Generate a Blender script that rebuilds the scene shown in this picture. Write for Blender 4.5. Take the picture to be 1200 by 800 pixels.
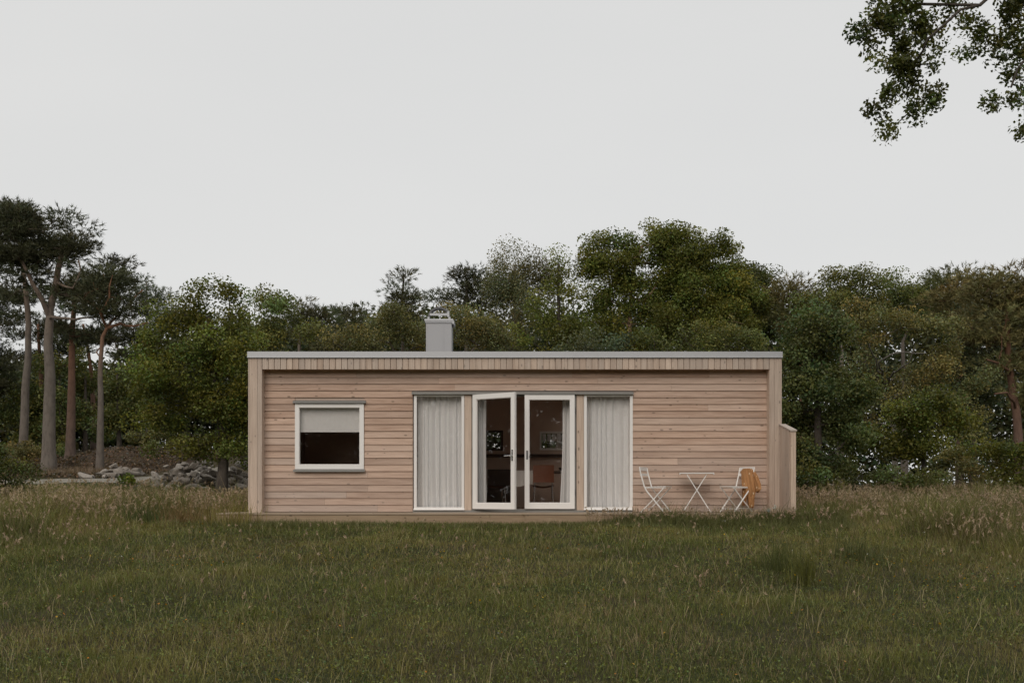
import bpy, math, random
import numpy as np

R = math.radians
# ------------------------------------------------------------------ scene, camera, world, sun, exposure
for o in list(bpy.data.objects):
    bpy.data.objects.remove(o, do_unlink=True)
sc = bpy.context.scene
COL = sc.collection

EYE = 0.59                 # eye height above datum (ground by the deck is about 0.05)
F = 1166.67                # focal length in reference pixels (35 mm on a 1200 px wide frame)
cam_d = bpy.data.cameras.new('camera')
cam = bpy.data.objects.new('camera', cam_d)
COL.objects.link(cam)
cam.location = (0, 0, EYE)
cam.rotation_euler = (R(90), 0, 0)
cam_d.lens = 35
cam_d.sensor_width = 36
cam_d.shift_y = 178 / 1200
cam_d.clip_end = 2000
cam_d.clip_start = 0.1
sc.camera = cam

SUN_EL, SUN_AZ = 34, 196   # azimuth clockwise from +Y: behind the camera, a little to the left
world = bpy.data.worlds.new('World')
sc.world = world
world.use_nodes = True
wn = world.node_tree
wn.nodes.clear()
sky = wn.nodes.new('ShaderNodeTexSky')
sky.sky_type = 'NISHITA'
sky.sun_disc = False
sky.sun_elevation = R(SUN_EL)
sky.sun_rotation = R(SUN_AZ)
sky.air_density = 1.0
sky.dust_density = 3.0
cloud = wn.nodes.new('ShaderNodeMix')
cloud.data_type = 'RGBA'
cloud.inputs[0].default_value = 0.93
cloud.inputs[7].default_value = (7.42, 7.42, 7.32, 1)      # even overcast cover
wn.links.new(sky.outputs[0], cloud.inputs[6])
s_tc = wn.nodes.new('ShaderNodeTexCoord')
s_map = wn.nodes.new('ShaderNodeMapping')
s_map.inputs['Scale'].default_value = (1.0, 1.0, 3.2)
s_nz = wn.nodes.new('ShaderNodeTexNoise')
s_nz.inputs['Scale'].default_value = 1.7
s_nz.inputs['Detail'].default_value = 4
s_nz.inputs['Roughness'].default_value = 0.45
wn.links.new(s_tc.outputs['Generated'], s_map.inputs[0])
wn.links.new(s_map.outputs[0], s_nz.inputs['Vector'])
s_mix = wn.nodes.new('ShaderNodeMix')
s_mix.data_type = 'RGBA'
s_mix.inputs[6].default_value = (7.12, 7.14, 7.06, 1)
s_mix.inputs[7].default_value = (8.02, 7.94, 7.74, 1)
wn.links.new(s_nz.outputs[0], s_mix.inputs[0])
wn.links.new(s_mix.outputs[2], cloud.inputs[7])
bg = wn.nodes.new('ShaderNodeBackground')
bg.inputs[1].default_value = 0.10
wo = wn.nodes.new('ShaderNodeOutputWorld')
wn.links.new(cloud.outputs[2], bg.inputs[0])
wn.links.new(bg.outputs[0], wo.inputs[0])

sun_d = bpy.data.lights.new('sun', 'SUN')
sun_d.energy = 1.15
sun_d.angle = R(40)
sun_d.color = (1.0, 0.90, 0.80)
sun = bpy.data.objects.new('sun', sun_d)
COL.objects.link(sun)
sun.rotation_euler = (R(90 - SUN_EL), 0, R(-SUN_AZ + 180))
sun.location = (0, 0, 60)

sc.view_settings.view_transform = 'Standard'
sc.view_settings.look = 'None'
sc.view_settings.exposure = 0.0
sc.view_settings.gamma = 1.0
sc.view_settings.use_curve_mapping = False
try:
    sc.cycles.max_bounces = 8
    sc.cycles.diffuse_bounces = 5
    sc.cycles.transparent_max_bounces = 10
    sc.cycles.use_denoising = True
except Exception:
    pass

rng = np.random.default_rng(11)
random.seed(11)

def at(px, py, Y):
    """a pixel of the 1200x800 reference as a point at distance Y"""
    return np.array([(px - 600) / F * Y, Y, EYE + (578 - py) / F * Y])

# ------------------------------------------------------------------ noise
def _hash(ix, iy, iz, seed):
    h = (ix * 374761393 + iy * 668265263 + iz * 2147483647 + seed * 974711) & 0xffffffff
    h = ((h ^ (h >> 13)) * 1274126177) & 0xffffffff
    h = h ^ (h >> 16)
    return (h & 0xffff) / 65535.0

def noise(p, scale=1.0, seed=0):
    p = np.asarray(p, dtype=np.float64) * scale
    if p.shape[1] == 2:
        p = np.concatenate([p, np.full((len(p), 1), 0.37)], 1)
    i = np.floor(p).astype(np.int64)
    f = p - i
    f = f * f * (3 - 2 * f)
    r = 0
    for dx in (0, 1):
        for dy in (0, 1):
            for dz in (0, 1):
                w = (f[:, 0] if dx else 1 - f[:, 0]) * (f[:, 1] if dy else 1 - f[:, 1]) * (f[:, 2] if dz else 1 - f[:, 2])
                r = r + w * _hash(i[:, 0] + dx, i[:, 1] + dy, i[:, 2] + dz, seed)
    return r

def fbm(p, scale=1.0, seed=0, octs=3):
    r, a, t = 0, 1.0, 0
    for k in range(octs):
        r = r + a * noise(p, scale * 2 ** k, seed + 17 * k)
        t += a
        a *= 0.5
    return r / t

def sstep(x, a, b):
    t = np.clip((x - a) / (b - a), 0, 1)
    return t * t * (3 - 2 * t)

# ------------------------------------------------------------------ ground height
_yc = [-80, -5, 0, 7, 12, 16, 17.5, 20, 24, 30, 38, 55, 80, 400]
_zc = [-1.3, -.98, -.93, -.82, -.38, -.02, .04, .09, .22, .38, .5, .6, .9, 4]
_zl = [-1.3, -.98, -.93, -.82, -.38, -.02, .05, .13, .36, .90, 1.42, 3.0, 4.0, 7]
def ground(x, y):
    x = np.asarray(x, dtype=np.float64)
    y = np.asarray(y, dtype=np.float64)
    w = 1 - sstep(x, -9.0, -4.8)
    z = np.interp(y, _yc, _zc) * (1 - w) + np.interp(y, _yc, _zl) * w
    shp = x.shape
    p = np.stack([x.ravel(), y.ravel()], 1)
    b = (noise(p, 0.55, 5) - 0.5) * 0.13 + (noise(p, 1.7, 6) - 0.5) * 0.07
    calm = 1 - ((np.abs(p[:, 0]) < 5.6) & (p[:, 1] > 16.4) & (p[:, 1] < 25)) * 0.75
    return z + (b * calm).reshape(shp)

def gz(x, y):
    return float(ground(np.array([x]), np.array([y]))[0])

# ------------------------------------------------------------------ mesh building
class MB:
    """collects shapes; build() links them as ONE mesh object"""
    def __init__(self):
        self.v, self.f, self.c = [], [], []
    def add(self, vs, fs, col=(1, 1, 1)):
        n = len(self.v)
        self.v += [tuple(map(float, v)) for v in vs]
        self.f += [tuple(n + i for i in f) for f in fs]
        self.c += [col] * len(vs)
        return self
    def box(self, x0, x1, y0, y1, z0, z1, col=(1, 1, 1)):
        vs = [(x0, y0, z0), (x1, y0, z0), (x1, y1, z0), (x0, y1, z0), (x0, y0, z1), (x1, y0, z1), (x1, y1, z1), (x0, y1, z1)]
        fs = [(0, 3, 2, 1), (4, 5, 6, 7), (0, 1, 5, 4), (1, 2, 6, 5), (2, 3, 7, 6), (3, 0, 4, 7)]
        return self.add(vs, fs, col)
    def prism(self, poly, axis, a, b, col=(1, 1, 1)):
        """poly: 2-D points in the plane of the two other axes (in x,y,z order), swept along axis from a to b"""
        def P(q, t):
            q = list(q)
            q.insert(axis, t)
            return tuple(q)
        n = len(poly)
        vs = [P(q, a) for q in poly] + [P(q, b) for q in poly]
        fs = [tuple(range(n))[::-1], tuple(range(n, 2 * n))] + [(i, (i + 1) % n, n + (i + 1) % n, n + i) for i in range(n)]
        return self.add(vs, fs, col)
    def bar(self, p, q, w, h, up=(0, 0, 1), col=(1, 1, 1)):
        p, q, up = np.array(p, float), np.array(q, float), np.array(up, float)
        d = (q - p) / np.linalg.norm(q - p)
        s = np.cross(d, up)
        s /= np.linalg.norm(s)
        u = np.cross(s, d)
        vs = [t + s * w / 2 * a + u * h / 2 * b for t in (p, q) for a, b in ((-1, -1), (1, -1), (1, 1), (-1, 1))]
        fs = [(0, 3, 2, 1), (4, 5, 6, 7), (0, 1, 5, 4), (1, 2, 6, 5), (2, 3, 7, 6), (3, 0, 4, 7)]
        return self.add(vs, fs, col)
    def tube(self, pts, rad, n=6, col=(1, 1, 1), caps=True):
        pts = np.array(pts, float)
        k = len(pts)
        rad = np.broadcast_to(np.array(rad, float), (k,))
        t = np.gradient(pts, axis=0)
        t /= np.linalg.norm(t, axis=1)[:, None] + 1e-9
        ref = np.array([0.31, 0.93, 0.2])
        vs = []
        for i in range(k):
            a = np.cross(t[i], ref)
            if np.linalg.norm(a) < 1e-3:
                a = np.cross(t[i], (1, 0, 0))
            a /= np.linalg.norm(a)
            b = np.cross(t[i], a)
            for j in range(n):
                g = 2 * math.pi * j / n
                vs.append(pts[i] + rad[i] * (math.cos(g) * a + math.sin(g) * b))
        fs = [(i * n + j, i * n + (j + 1) % n, (i + 1) * n + (j + 1) % n, (i + 1) * n + j) for i in range(k - 1) for j in range(n)]
        if caps:
            fs += [tuple(range(n))[::-1], tuple(range((k - 1) * n, k * n))]
        return self.add(vs, fs, col)
    def grid(self, P, col=(1, 1, 1)):
        """P: array rows x cols x 3"""
        P = np.asarray(P)
        r, c = P.shape[:2]
        fs = [(i * c + j, i * c + j + 1, (i + 1) * c + j + 1, (i + 1) * c + j) for i in range(r - 1) for j in range(c - 1)]
        return self.add(P.reshape(-1, 3), fs, col)
    def build(self, name, mat, parent=None, base=None, smooth=False):
        """coordinates are the world's; with a parent (an unrotated Empty or mesh) they are moved to its frame"""
        off = np.zeros(3)
        if parent is not None:
            off = world_loc(parent)
        elif base is not None:
            off = np.array(base, float)
        me = bpy.data.meshes.new(name)
        me.from_pydata([tuple(np.array(v) - off) for v in self.v], [], self.f)
        me.materials.append(mat)
        at_ = me.color_attributes.new('Col', 'FLOAT_COLOR', 'POINT')
        at_.data.foreach_set('color', np.concatenate([np.array(self.c, np.float32), np.ones((len(self.c), 1), np.float32)], 1).ravel())
        if smooth:
            me.polygons.foreach_set('use_smooth', [True] * len(me.polygons))
        me.update()
        o = bpy.data.objects.new(name, me)
        COL.objects.link(o)
        if parent is not None:
            o.parent = parent
        elif base is not None:
            o.location = base
        return o

def world_loc(o):
    l = np.zeros(3)
    while o is not None:
        l += np.array(o.location)
        o = o.parent
    return l

def big_mesh(name, verts, faces, cols, mat, parent=None, base=None, smooth=False):
    """verts (n,3), faces (m,k) all of one size, cols (n,3)"""
    off = world_loc(parent) if parent is not None else (np.array(base, float) if base is not None else np.zeros(3))
    verts = np.asarray(verts) - off
    me = bpy.data.meshes.new(name)
    n, (m, k) = len(verts), faces.shape
    me.vertices.add(n)
    me.vertices.foreach_set('co', np.ascontiguousarray(verts, np.float32).ravel())
    me.loops.add(m * k)
    me.loops.foreach_set('vertex_index', np.ascontiguousarray(faces, np.int32).ravel())
    me.polygons.add(m)
    me.polygons.foreach_set('loop_start', np.arange(0, m * k, k, dtype=np.int32))
    if cols is not None:
        a = me.color_attributes.new('Col', 'FLOAT_COLOR', 'POINT')
        a.data.foreach_set('color', np.concatenate([cols, np.ones((n, 1))], 1).astype(np.float32).ravel())
    me.materials.append(mat)
    me.update(calc_edges=True)
    if smooth:
        me.polygons.foreach_set('use_smooth', np.ones(m, dtype=bool))
    o = bpy.data.objects.new(name, me)
    COL.objects.link(o)
    if parent is not None:
        o.parent = parent
    elif base is not None:
        o.location = base
    return o

def tag(o, label, cat, group=None, kind=None):
    if label: o['label'] = label
    if cat: o['category'] = cat
    if group: o['group'] = group
    if kind: o['kind'] = kind
    return o

def empty(name, loc, label=None, cat=None, group=None, rz=0):
    o = bpy.data.objects.new(name, None)
    o.empty_display_size = 0.2
    COL.objects.link(o)
    o.location = loc
    o.rotation_euler = (0, 0, rz)
    return tag(o, label, cat, group)

# ------------------------------------------------------------------ materials
class NT:
    def __init__(self, name):
        self.m = bpy.data.materials.new(name)
        self.m.use_nodes = True
        self.t = self.m.node_tree
        self.t.nodes.clear()
        self.out = self.t.nodes.new('ShaderNodeOutputMaterial')
    def n(self, typ, **kw):
        nd = self.t.nodes.new(typ)
        for k, v in kw.items():
            setattr(nd, k, v)
        return nd
    def l(self, a, b):
        self.t.links.new(a, b)
    def val(self, sock, v):
        if hasattr(v, 'links'):
            self.l(v, sock)
        else:
            sock.default_value = v
    def mix(self, fac, a, b, blend='MIX'):
        nd = self.n('ShaderNodeMix', data_type='RGBA', blend_type=blend)
        self.val(nd.inputs[0], fac)
        self.val(nd.inputs[6], a if hasattr(a, 'links') else (*a, 1))
        self.val(nd.inputs[7], b if hasattr(b, 'links') else (*b, 1))
        return nd.outputs[2]
    def math(self, op, a, b=0.0, clamp=False):
        nd = self.n('ShaderNodeMath', operation=op, use_clamp=clamp)
        self.val(nd.inputs[0], a)
        self.val(nd.inputs[1], b)
        return nd.outputs[0]
    def ramp(self, fac, lo, hi):
        nd = self.n('ShaderNodeMapRange')
        self.l(fac, nd.inputs[0])
        nd.inputs[1].default_value = lo
        nd.inputs[2].default_value = hi
        return nd.outputs[0]
    def coords(self, scale, kind='Object'):
        tc = self.n('ShaderNodeTexCoord')
        mp = self.n('ShaderNodeMapping')
        mp.inputs['Scale'].default_value = scale
        self.l(tc.outputs[kind], mp.inputs[0])
        return mp.outputs[0]
    def noise(self, vec, scale, detail=3, rough=0.55):
        nd = self.n('ShaderNodeTexNoise')
        self.l(vec, nd.inputs['Vector'])
        nd.inputs['Scale'].default_value = scale
        nd.inputs['Detail'].default_value = detail
        nd.inputs['Roughness'].default_value = rough
        return nd.outputs[0]
    def col(self):
        return self.n('ShaderNodeVertexColor', layer_name='Col').outputs[0]
    def bump(self, h, strength=0.3, dist=0.01):
        nd = self.n('ShaderNodeBump')
        nd.inputs['Strength'].default_value = strength
        nd.inputs['Distance'].default_value = dist
        self.l(h, nd.inputs['Height'])
        return nd.outputs[0]
    def principled(self, color, rough=0.6, metal=0.0, spec=0.4, normal=None):
        p = self.n('ShaderNodeBsdfPrincipled')
        self.val(p.inputs['Base Color'], color if hasattr(color, 'links') else (*color, 1))
        self.val(p.inputs['Roughness'], rough)
        p.inputs['Metallic'].default_value = metal
        p.inputs['Specular IOR Level'].default_value = spec
        if normal is not None:
            self.l(normal, p.inputs['Normal'])
        return p.outputs[0]
    def done(self, shader):
        self.l(shader, self.out.inputs[0])
        return self.m

def m_plain(name, color, rough=0.5, metal=0.0, spec=0.4, var=0.12, scale=6.0, bump=0.0):
    t = NT(name)
    v = t.coords((1, 1, 1))
    nz = t.noise(v, scale, 4)
    c = t.mix(nz, tuple(x * (1 - var) for x in color), tuple(min(1, x * (1 + var)) for x in color))
    nrm = t.bump(nz, bump, 0.01) if bump else None
    r = t.math('ADD', t.math('MULTIPLY', nz, 0.2), rough - 0.1)
    return t.done(t.principled(c, r, metal, spec, nrm))

def m_wood(name, axis, dark, light, grey=0.0):
    """boards: Col.r is the tone of the board, Col.g shifts its grain, Col.b how grey it has weathered"""
    t = NT(name)
    s = [26, 26, 26]
    s[axis] = 1.3
    tc = t.n('ShaderNodeTexCoord')
    sep = t.n('ShaderNodeSeparateColor')
    t.l(t.col(), sep.inputs[0])
    off = t.n('ShaderNodeCombineXYZ')
    for k in range(3):
        t.l(t.math('MULTIPLY', sep.outputs[1], 13.7 + 5 * k), off.inputs[k])
    add = t.n('ShaderNodeVectorMath', operation='ADD')
    t.l(tc.outputs['Object'], add.inputs[0])
    t.l(off.outputs[0], add.inputs[1])
    mp = t.n('ShaderNodeMapping')
    mp.inputs['Scale'].default_value = s
    t.l(add.outputs[0], mp.inputs[0])
    grain = t.noise(mp.outputs[0], 1.6, 5, 0.6)
    mp2 = t.n('ShaderNodeMapping')
    s2 = [3.0, 3.0, 3.0]
    s2[axis] = 0.5
    mp2.inputs['Scale'].default_value = s2
    t.l(add.outputs[0], mp2.inputs[0])
    blot = t.noise(mp2.outputs[0], 1.0, 4, 0.6)
    f = t.math('ADD', t.math('MULTIPLY', t.ramp(grain, 0.28, 0.72), 0.62), t.math('MULTIPLY', sep.outputs[0], 0.40), True)
    f = t.math('ADD', f, t.math('MULTIPLY', t.math('SUBTRACT', blot, 0.5), 0.7), True)
    c = t.mix(t.ramp(f, 0.15, 1.05), dark, light)
    # knots
    mp3 = t.n('ShaderNodeMapping')
    s3 = [13, 13, 13]
    s3[axis] = 6.0
    mp3.inputs['Scale'].default_value = s3
    t.l(add.outputs[0], mp3.inputs[0])
    vo = t.n('ShaderNodeTexVoronoi')
    vo.inputs['Scale'].default_value = 1.0
    t.l(mp3.outputs[0], vo.inputs['Vector'])
    sp2 = t.n('ShaderNodeSeparateColor')
    t.l(vo.outputs['Color'], sp2.inputs[0])
    rad = t.math('MULTIPLY', t.ramp(sp2.outputs[0], 0.30, 1.0), 0.20)
    knot = t.n('ShaderNodeMapRange')
    t.l(t.math('SUBTRACT', vo.outputs['Distance'], rad), knot.inputs[0])
    knot.inputs[1].default_value = 0.03
    knot.inputs[2].default_value = -0.03
    c = t.mix(t.math('MULTIPLY', knot.outputs[0], 0.75), c, tuple(x * 0.42 for x in dark))
    c = t.mix(t.math('MULTIPLY', sep.outputs[2], 0.8), c, (0.40, 0.375, 0.35))
    nrm = t.bump(grain, 0.25, 0.004)
    return t.done(t.principled(c, 0.68, 0, 0.25, nrm))

def m_leaf(name, trans=0.3, rough=0.5, spec=0.3):
    t = NT(name)
    c = t.col()
    p = t.principled(c, rough, 0, spec)
    tr = t.n('ShaderNodeBsdfTranslucent')
    t.l(t.mix(1.0, c, (1.25, 1.25, 0.55), 'MULTIPLY'), tr.inputs[0])
    ms = t.n('ShaderNodeMixShader')
    ms.inputs[0].default_value = trans
    t.l(p, ms.inputs[1])
    t.l(tr.outputs[0], ms.inputs[2])
    return t.done(ms.outputs[0])

def m_bark(name, low, high, z0=0.0, z1=0.0, rough_scale=9):
    """low: bark at the foot, high: bark further up (the flaky orange of old pines)"""
    t = NT(name)
    v = t.coords((1, 1, 0.35))
    nz = t.noise(v, rough_scale, 5, 0.65)
    c = low
    if z1 > z0:
        tc = t.n('ShaderNodeTexCoord')
        sp = t.n('ShaderNodeSeparateXYZ')
        t.l(tc.outputs['Object'], sp.inputs[0])
        h = t.math('ADD', sp.outputs[2], t.math('MULTIPLY', nz, 1.5))
        c = t.mix(t.ramp(h, z0, z1), low, high)
    else:
        c = t.mix(nz, low, high)
    c = t.mix(t.math('MULTIPLY', t.ramp(nz, 0.55, 0.3), 0.6), c, t.mix(1.0, c, (0.35, 0.33, 0.33), 'MULTIPLY'))
    return t.done(t.principled(c, 0.85, 0, 0.2, t.bump(nz, 0.6, 0.03)))

def m_glass(name, tint=(0.96, 0.95, 0.94)):
    t = NT(name)
    tr = t.n('ShaderNodeBsdfTransparent')
    tr.inputs[0].default_value = (*tint, 1)
    gl = t.n('ShaderNodeBsdfGlossy')
    gl.inputs['Roughness'].default_value = 0.0
    gl.inputs[0].default_value = (1, 1, 1, 1)
    ge = t.n('ShaderNodeNewGeometry')
    dt = t.n('ShaderNodeVectorMath', operation='DOT_PRODUCT')
    t.l(ge.outputs['Normal'], dt.inputs[0])
    t.l(ge.outputs['Incoming'], dt.inputs[1])
    k = t.math('POWER', t.math('SUBTRACT', 1.0, t.math('ABSOLUTE', dt.outputs['Value'])), 5.0)
    ms = t.n('ShaderNodeMixShader')
    t.l(t.math('ADD', t.math('MULTIPLY', k, 0.9), 0.04), ms.inputs[0])
    t.l(tr.outputs[0], ms.inputs[1])
    t.l(gl.outputs[0], ms.inputs[2])
    return t.done(ms.outputs[0])

def m_cloth(name, color, trans=0.35, weave=60):
    t = NT(name)
    nz = t.noise(t.coords((1, 1, 0.25)), weave, 3)
    c = t.mix(nz, tuple(x * 0.9 for x in color), tuple(min(1, x * 1.08) for x in color))
    p = t.principled(c, 0.9, 0, 0.1)
    tr = t.n('ShaderNodeBsdfTranslucent')
    t.l(c, tr.inputs[0])
    ms = t.n('ShaderNodeMixShader')
    ms.inputs[0].default_value = trans
    t.l(p, ms.inputs[1])
    t.l(tr.outputs[0], ms.inputs[2])
    return t.done(ms.outputs[0])

M = {}
M['wood_h'] = m_wood('larch_boards_horizontal', 0, (0.395, 0.255, 0.182), (0.75, 0.555, 0.435))
M['wood_v'] = m_wood('larch_boards_vertical', 2, (0.45, 0.33, 0.25), (0.77, 0.62, 0.50))
M['wood_y'] = m_wood('larch_boards_depth', 1, (0.45, 0.33, 0.25), (0.77, 0.62, 0.50))
M['deck'] = m_wood('deck_timber', 0, (0.29, 0.20, 0.125), (0.46, 0.345, 0.225))
M['zinc'] = m_plain('zinc_flashing', (0.50, 0.51, 0.53), 0.5, 0.35, 0.4, 0.06, 3)
M['grey_steel'] = m_plain('painted_grey_steel', (0.13, 0.13, 0.135), 0.5, 0.2, 0.4, 0.06, 3)
M['chimney'] = m_plain('chimney_sheet_metal', (0.40, 0.405, 0.42), 0.5, 0.25, 0.4, 0.07, 2.5)
M['flash'] = m_plain('window_flashing', (0.27, 0.265, 0.25), 0.5, 0.3, 0.4, 0.08, 5)
M['white'] = m_plain('white_window_paint', (0.88, 0.86, 0.835), 0.35, 0, 0.5, 0.02, 4)
M['white_metal'] = m_plain('white_metal_paint', (0.84, 0.82, 0.79), 0.4, 0, 0.5, 0.05, 12)
M['dark'] = m_plain('dark_gap', (0.03, 0.028, 0.026), 0.8)
M['felt'] = m_plain('roofing_felt', (0.09, 0.09, 0.095), 0.9, 0, 0.2, 0.2, 8, 0.3)
M['inner'] = m_plain('brown_plywood_lining', (0.66, 0.52, 0.43), 0.55, 0, 0.3, 0.15, 2)
M['inner_dark'] = m_plain('dark_brown_timber', (0.075, 0.05, 0.04), 0.5, 0, 0.3, 0.15, 3)
M['floor_in'] = m_plain('dark_timber_floor', (0.36, 0.25, 0.18), 0.45, 0, 0.4, 0.2, 3)
M['glass'] = m_glass('window_glass')
M['curtain'] = m_cloth('grey_linen', (0.90, 0.915, 0.93), 0.08)
M['blind'] = m_cloth('pale_blind', (0.80, 0.81, 0.815), 0.06)
M['tablecloth'] = m_cloth('white_tablecloth', (0.75, 0.72, 0.68), 0.1)
M['chair_red'] = m_plain('reddish_brown_veneer', (0.17, 0.065, 0.035), 0.4, 0, 0.4, 0.15, 4)
M['chrome'] = m_plain('chrome_tube', (0.6, 0.6, 0.6), 0.25, 1.0, 0.5, 0.03, 4)
M['leaf'] = m_leaf('leaf', 0.28)
M['needle'] = m_leaf('needles', 0.12, 0.6, 0.25)
M['grass'] = m_leaf('grass_blade', 0.22, 0.55, 0.25)
M['stone'] = m_plain('fieldstone', (0.235, 0.208, 0.178), 0.85, 0, 0.25, 0.55, 4, 0.6)
M['stone_pale'] = m_plain('pale_fieldstone', (0.32, 0.29, 0.255), 0.85, 0, 0.25, 0.3, 4, 0.6)
M['log'] = m_bark('weathered_log', (0.20, 0.17, 0.14), (0.33, 0.30, 0.26))
M['black'] = m_plain('black_iron', (0.03, 0.03, 0.03), 0.5)

# ------------------------------------------------------------------ ground
def make_ground():
    xs = np.unique(np.concatenate([np.linspace(-400, -40, 13), np.linspace(-40, -14, 27), np.linspace(-14, 14, 113), np.linspace(14, 40, 27), np.linspace(40, 400, 13)]))
    ys = np.unique(np.concatenate([np.linspace(-200, -10, 20), np.linspace(-10, 3, 27), np.linspace(3, 34, 125), np.linspace(34, 60, 40), np.linspace(60, 420, 25)]))
    X, Y = np.meshgrid(xs, ys)
    Z = ground(X, Y)
    V = np.stack([X, Y, Z], -1).reshape(-1, 3)
    c = len(xs)
    i, j = np.meshgrid(np.arange(len(ys) - 1), np.arange(c - 1), indexing='ij')
    a = (i * c + j).ravel()
    Fc = np.stack([a, a + 1, a + c + 1, a + c], 1)
    t = NT('meadow_soil')
    v = t.coords((1, 1, 1))
    n1 = t.noise(v, 0.7, 5, 0.6)
    n2 = t.noise(v, 14, 5, 0.7)
    base = t.mix(t.ramp(n2, 0.3, 0.7), (0.028, 0.026, 0.014), (0.085, 0.072, 0.042))
    gr = t.mix(t.ramp(n2, 0.3, 0.75), (0.022, 0.030, 0.010), (0.060, 0.066, 0.026))
    base = t.mix(t.ramp(n1, 0.40, 0.6), base, gr)
    # beyond the meadow: brown leaf litter of the wood
    sp = t.n('ShaderNodeSeparateXYZ')
    t.l(v, sp.inputs[0])
    far = t.ramp(t.math('ADD', sp.outputs[1], t.math('MULTIPLY', n1, 5)), 33, 38)
    lit = t.mix(t.ramp(n2, 0.3, 0.7), (0.040, 0.034, 0.020), (0.10, 0.080, 0.048))
    base = t.mix(far, base, lit)
    m = t.done(t.principled(base, 0.95, 0, 0.1, t.bump(n2, 0.8, 0.05)))
    o = big_mesh('ground', V, Fc, None, m, smooth=True)
    tag(o, None, None, kind='structure')
make_ground()

def make_path():
    # pale gravel track at the left, crossing behind the meadow
    t = NT('gravel')
    v = t.coords((1, 1, 1))
    n2 = t.noise(v, 26, 4, 0.7)
    n1 = t.noise(v, 1.2, 4)
    c = t.mix(t.ramp(n2, 0.3, 0.7), (0.16, 0.145, 0.12), (0.36, 0.335, 0.29))
    c = t.mix(t.math('MULTIPLY', t.ramp(n1, 0.5, 0.7), 0.6), c, (0.10, 0.095, 0.06))
    m = t.done(t.principled(c, 0.95, 0, 0.15, t.bump(n2, 0.5, 0.02)))
    ctr = [(-24, 29.5), (-18, 30.2), (-14.5, 30.8), (-12.6, 31.6), (-11.4, 33.2), (-11.2, 36), (-12.0, 40)]
    wid = [1.4, 1.4, 1.5, 1.5, 1.2, 0.9, 0.7]
    pts = np.array(ctr, float)
    s = np.linspace(0, len(pts) - 1, 50)
    P = np.stack([np.interp(s, range(len(pts)), pts[:, k]) for k in (0, 1)], 1)
    w = np.interp(s, range(len(pts)), wid)
    d = np.gradient(P, axis=0)
    d /= np.linalg.norm(d, axis=1)[:, None]
    nrm = np.stack([-d[:, 1], d[:, 0]], 1)
    rows = []
    for k in np.linspace(-1, 1, 9):
        q = P + nrm * (k * w + (0.25 * (noise(P, 1.3, 40 + int(k > 0)) - 0.5) if abs(k) > 0.9 else 0))[:, None]
        z = ground(q[:, 0], q[:, 1]) + 0.035 * (1 - k * k) + 0.012
        rows.append(np.concatenate([q, z[:, None]], 1))
    mb = MB()
    mb.grid(np.array(rows).transpose(1, 0, 2))
    o = mb.build('path', m, smooth=True)
    tag(o, None, None, kind='structure')
make_path()

# ------------------------------------------------------------------ the house
YF, YR = 18.0, 18.2            # front of the surround, face of the recessed boards
HX0, HX1 = -4.77, 4.877        # outer sides
HYB = 23.2                     # back
ZD = 0.25                      # deck level
ZT = 3.152
house = empty('timber_house', (0.05, 20.5, 0.05), 'low flat-roofed timber cabin with pale larch boards, white windows and a grey chimney', 'house')

def bcol(g=0.0, lo=0.0, hi=1.0):
    return (random.uniform(lo, hi), random.random(), g)

WIN = (-3.965, -2.70, 1.015, 2.275)       # window opening x0 x1 z0 z1
GLZ = (-1.815, 2.20, 0.25, 2.44)          # glazed opening
def make_facade():
    mb = MB()
    pitch = 0.1225
    z = ZD + 0.012
    row = 0
    xl, xr = HX0 + 0.225, HX1 - 0.222
    while z < 2.93:
        z1 = z + pitch
        # intervals of this row
        spans = [(xl, xr)]
        for (a, b, c, d) in (WIN, GLZ):
            if z1 > c + 0.004 and z < d - 0.004:
                ns = []
                for (s, e) in spans:
                    if a > s and b < e:
                        ns += [(s, a), (b, e)]
                    else:
                        ns.append((s, e))
                spans = ns
        for (s, e) in spans:
            cuts = [s]
            x = s + random.uniform(0.6, 3.9)
            while x < e - 0.4:
                cuts.append(x)
                x += random.uniform(2.2, 4.4)
            cuts.append(e)
            for a, b in zip(cuts[:-1], cuts[1:]):
                g = 0.04 + 0.34 * random.random() ** 2 + (0.22 if z < 0.85 else 0.08 if z < 1.3 else 0)
                poly = [(YR - 0.019 - random.uniform(0, .003), z + 0.001), (YR - 0.016, z + 0.010), (YR - 0.001, z1 + 0.002), (YR + 0.012, z1 + 0.002), (YR + 0.012, z)]
                mb.prism(poly, 0, a + 0.0012, b - 0.0012, bcol(g))
        z = z1
        row += 1
    return mb.build('wall', M['wood_h'], house)
facade = make_facade()
facade['label'] = 'recessed front wall of horizontal larch boards'

def wall_with_holes(mb, x0, x1, y0, y1, z0, z1, holes):
    """boxes of a wall in the x-z plane round rectangular openings"""
    xs = sorted({x0, x1, *[h[0] for h in holes], *[h[1] for h in holes]})
    for a, b in zip(xs[:-1], xs[1:]):
        segs = [(z0, z1)]
        for h in holes:
            if h[0] <= a + 1e-6 and h[1] >= b - 1e-6:
                ns = []
                for s, e in segs:
                    if h[2] > s: ns.append((s, min(e, h[2])))
                    if h[3] < e: ns.append((max(s, h[3]), e))
                segs = ns
        for s, e in segs:
            if e - s > 1e-4:
                mb.box(a, b, y0, y1, s, e)
    return mb

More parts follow.
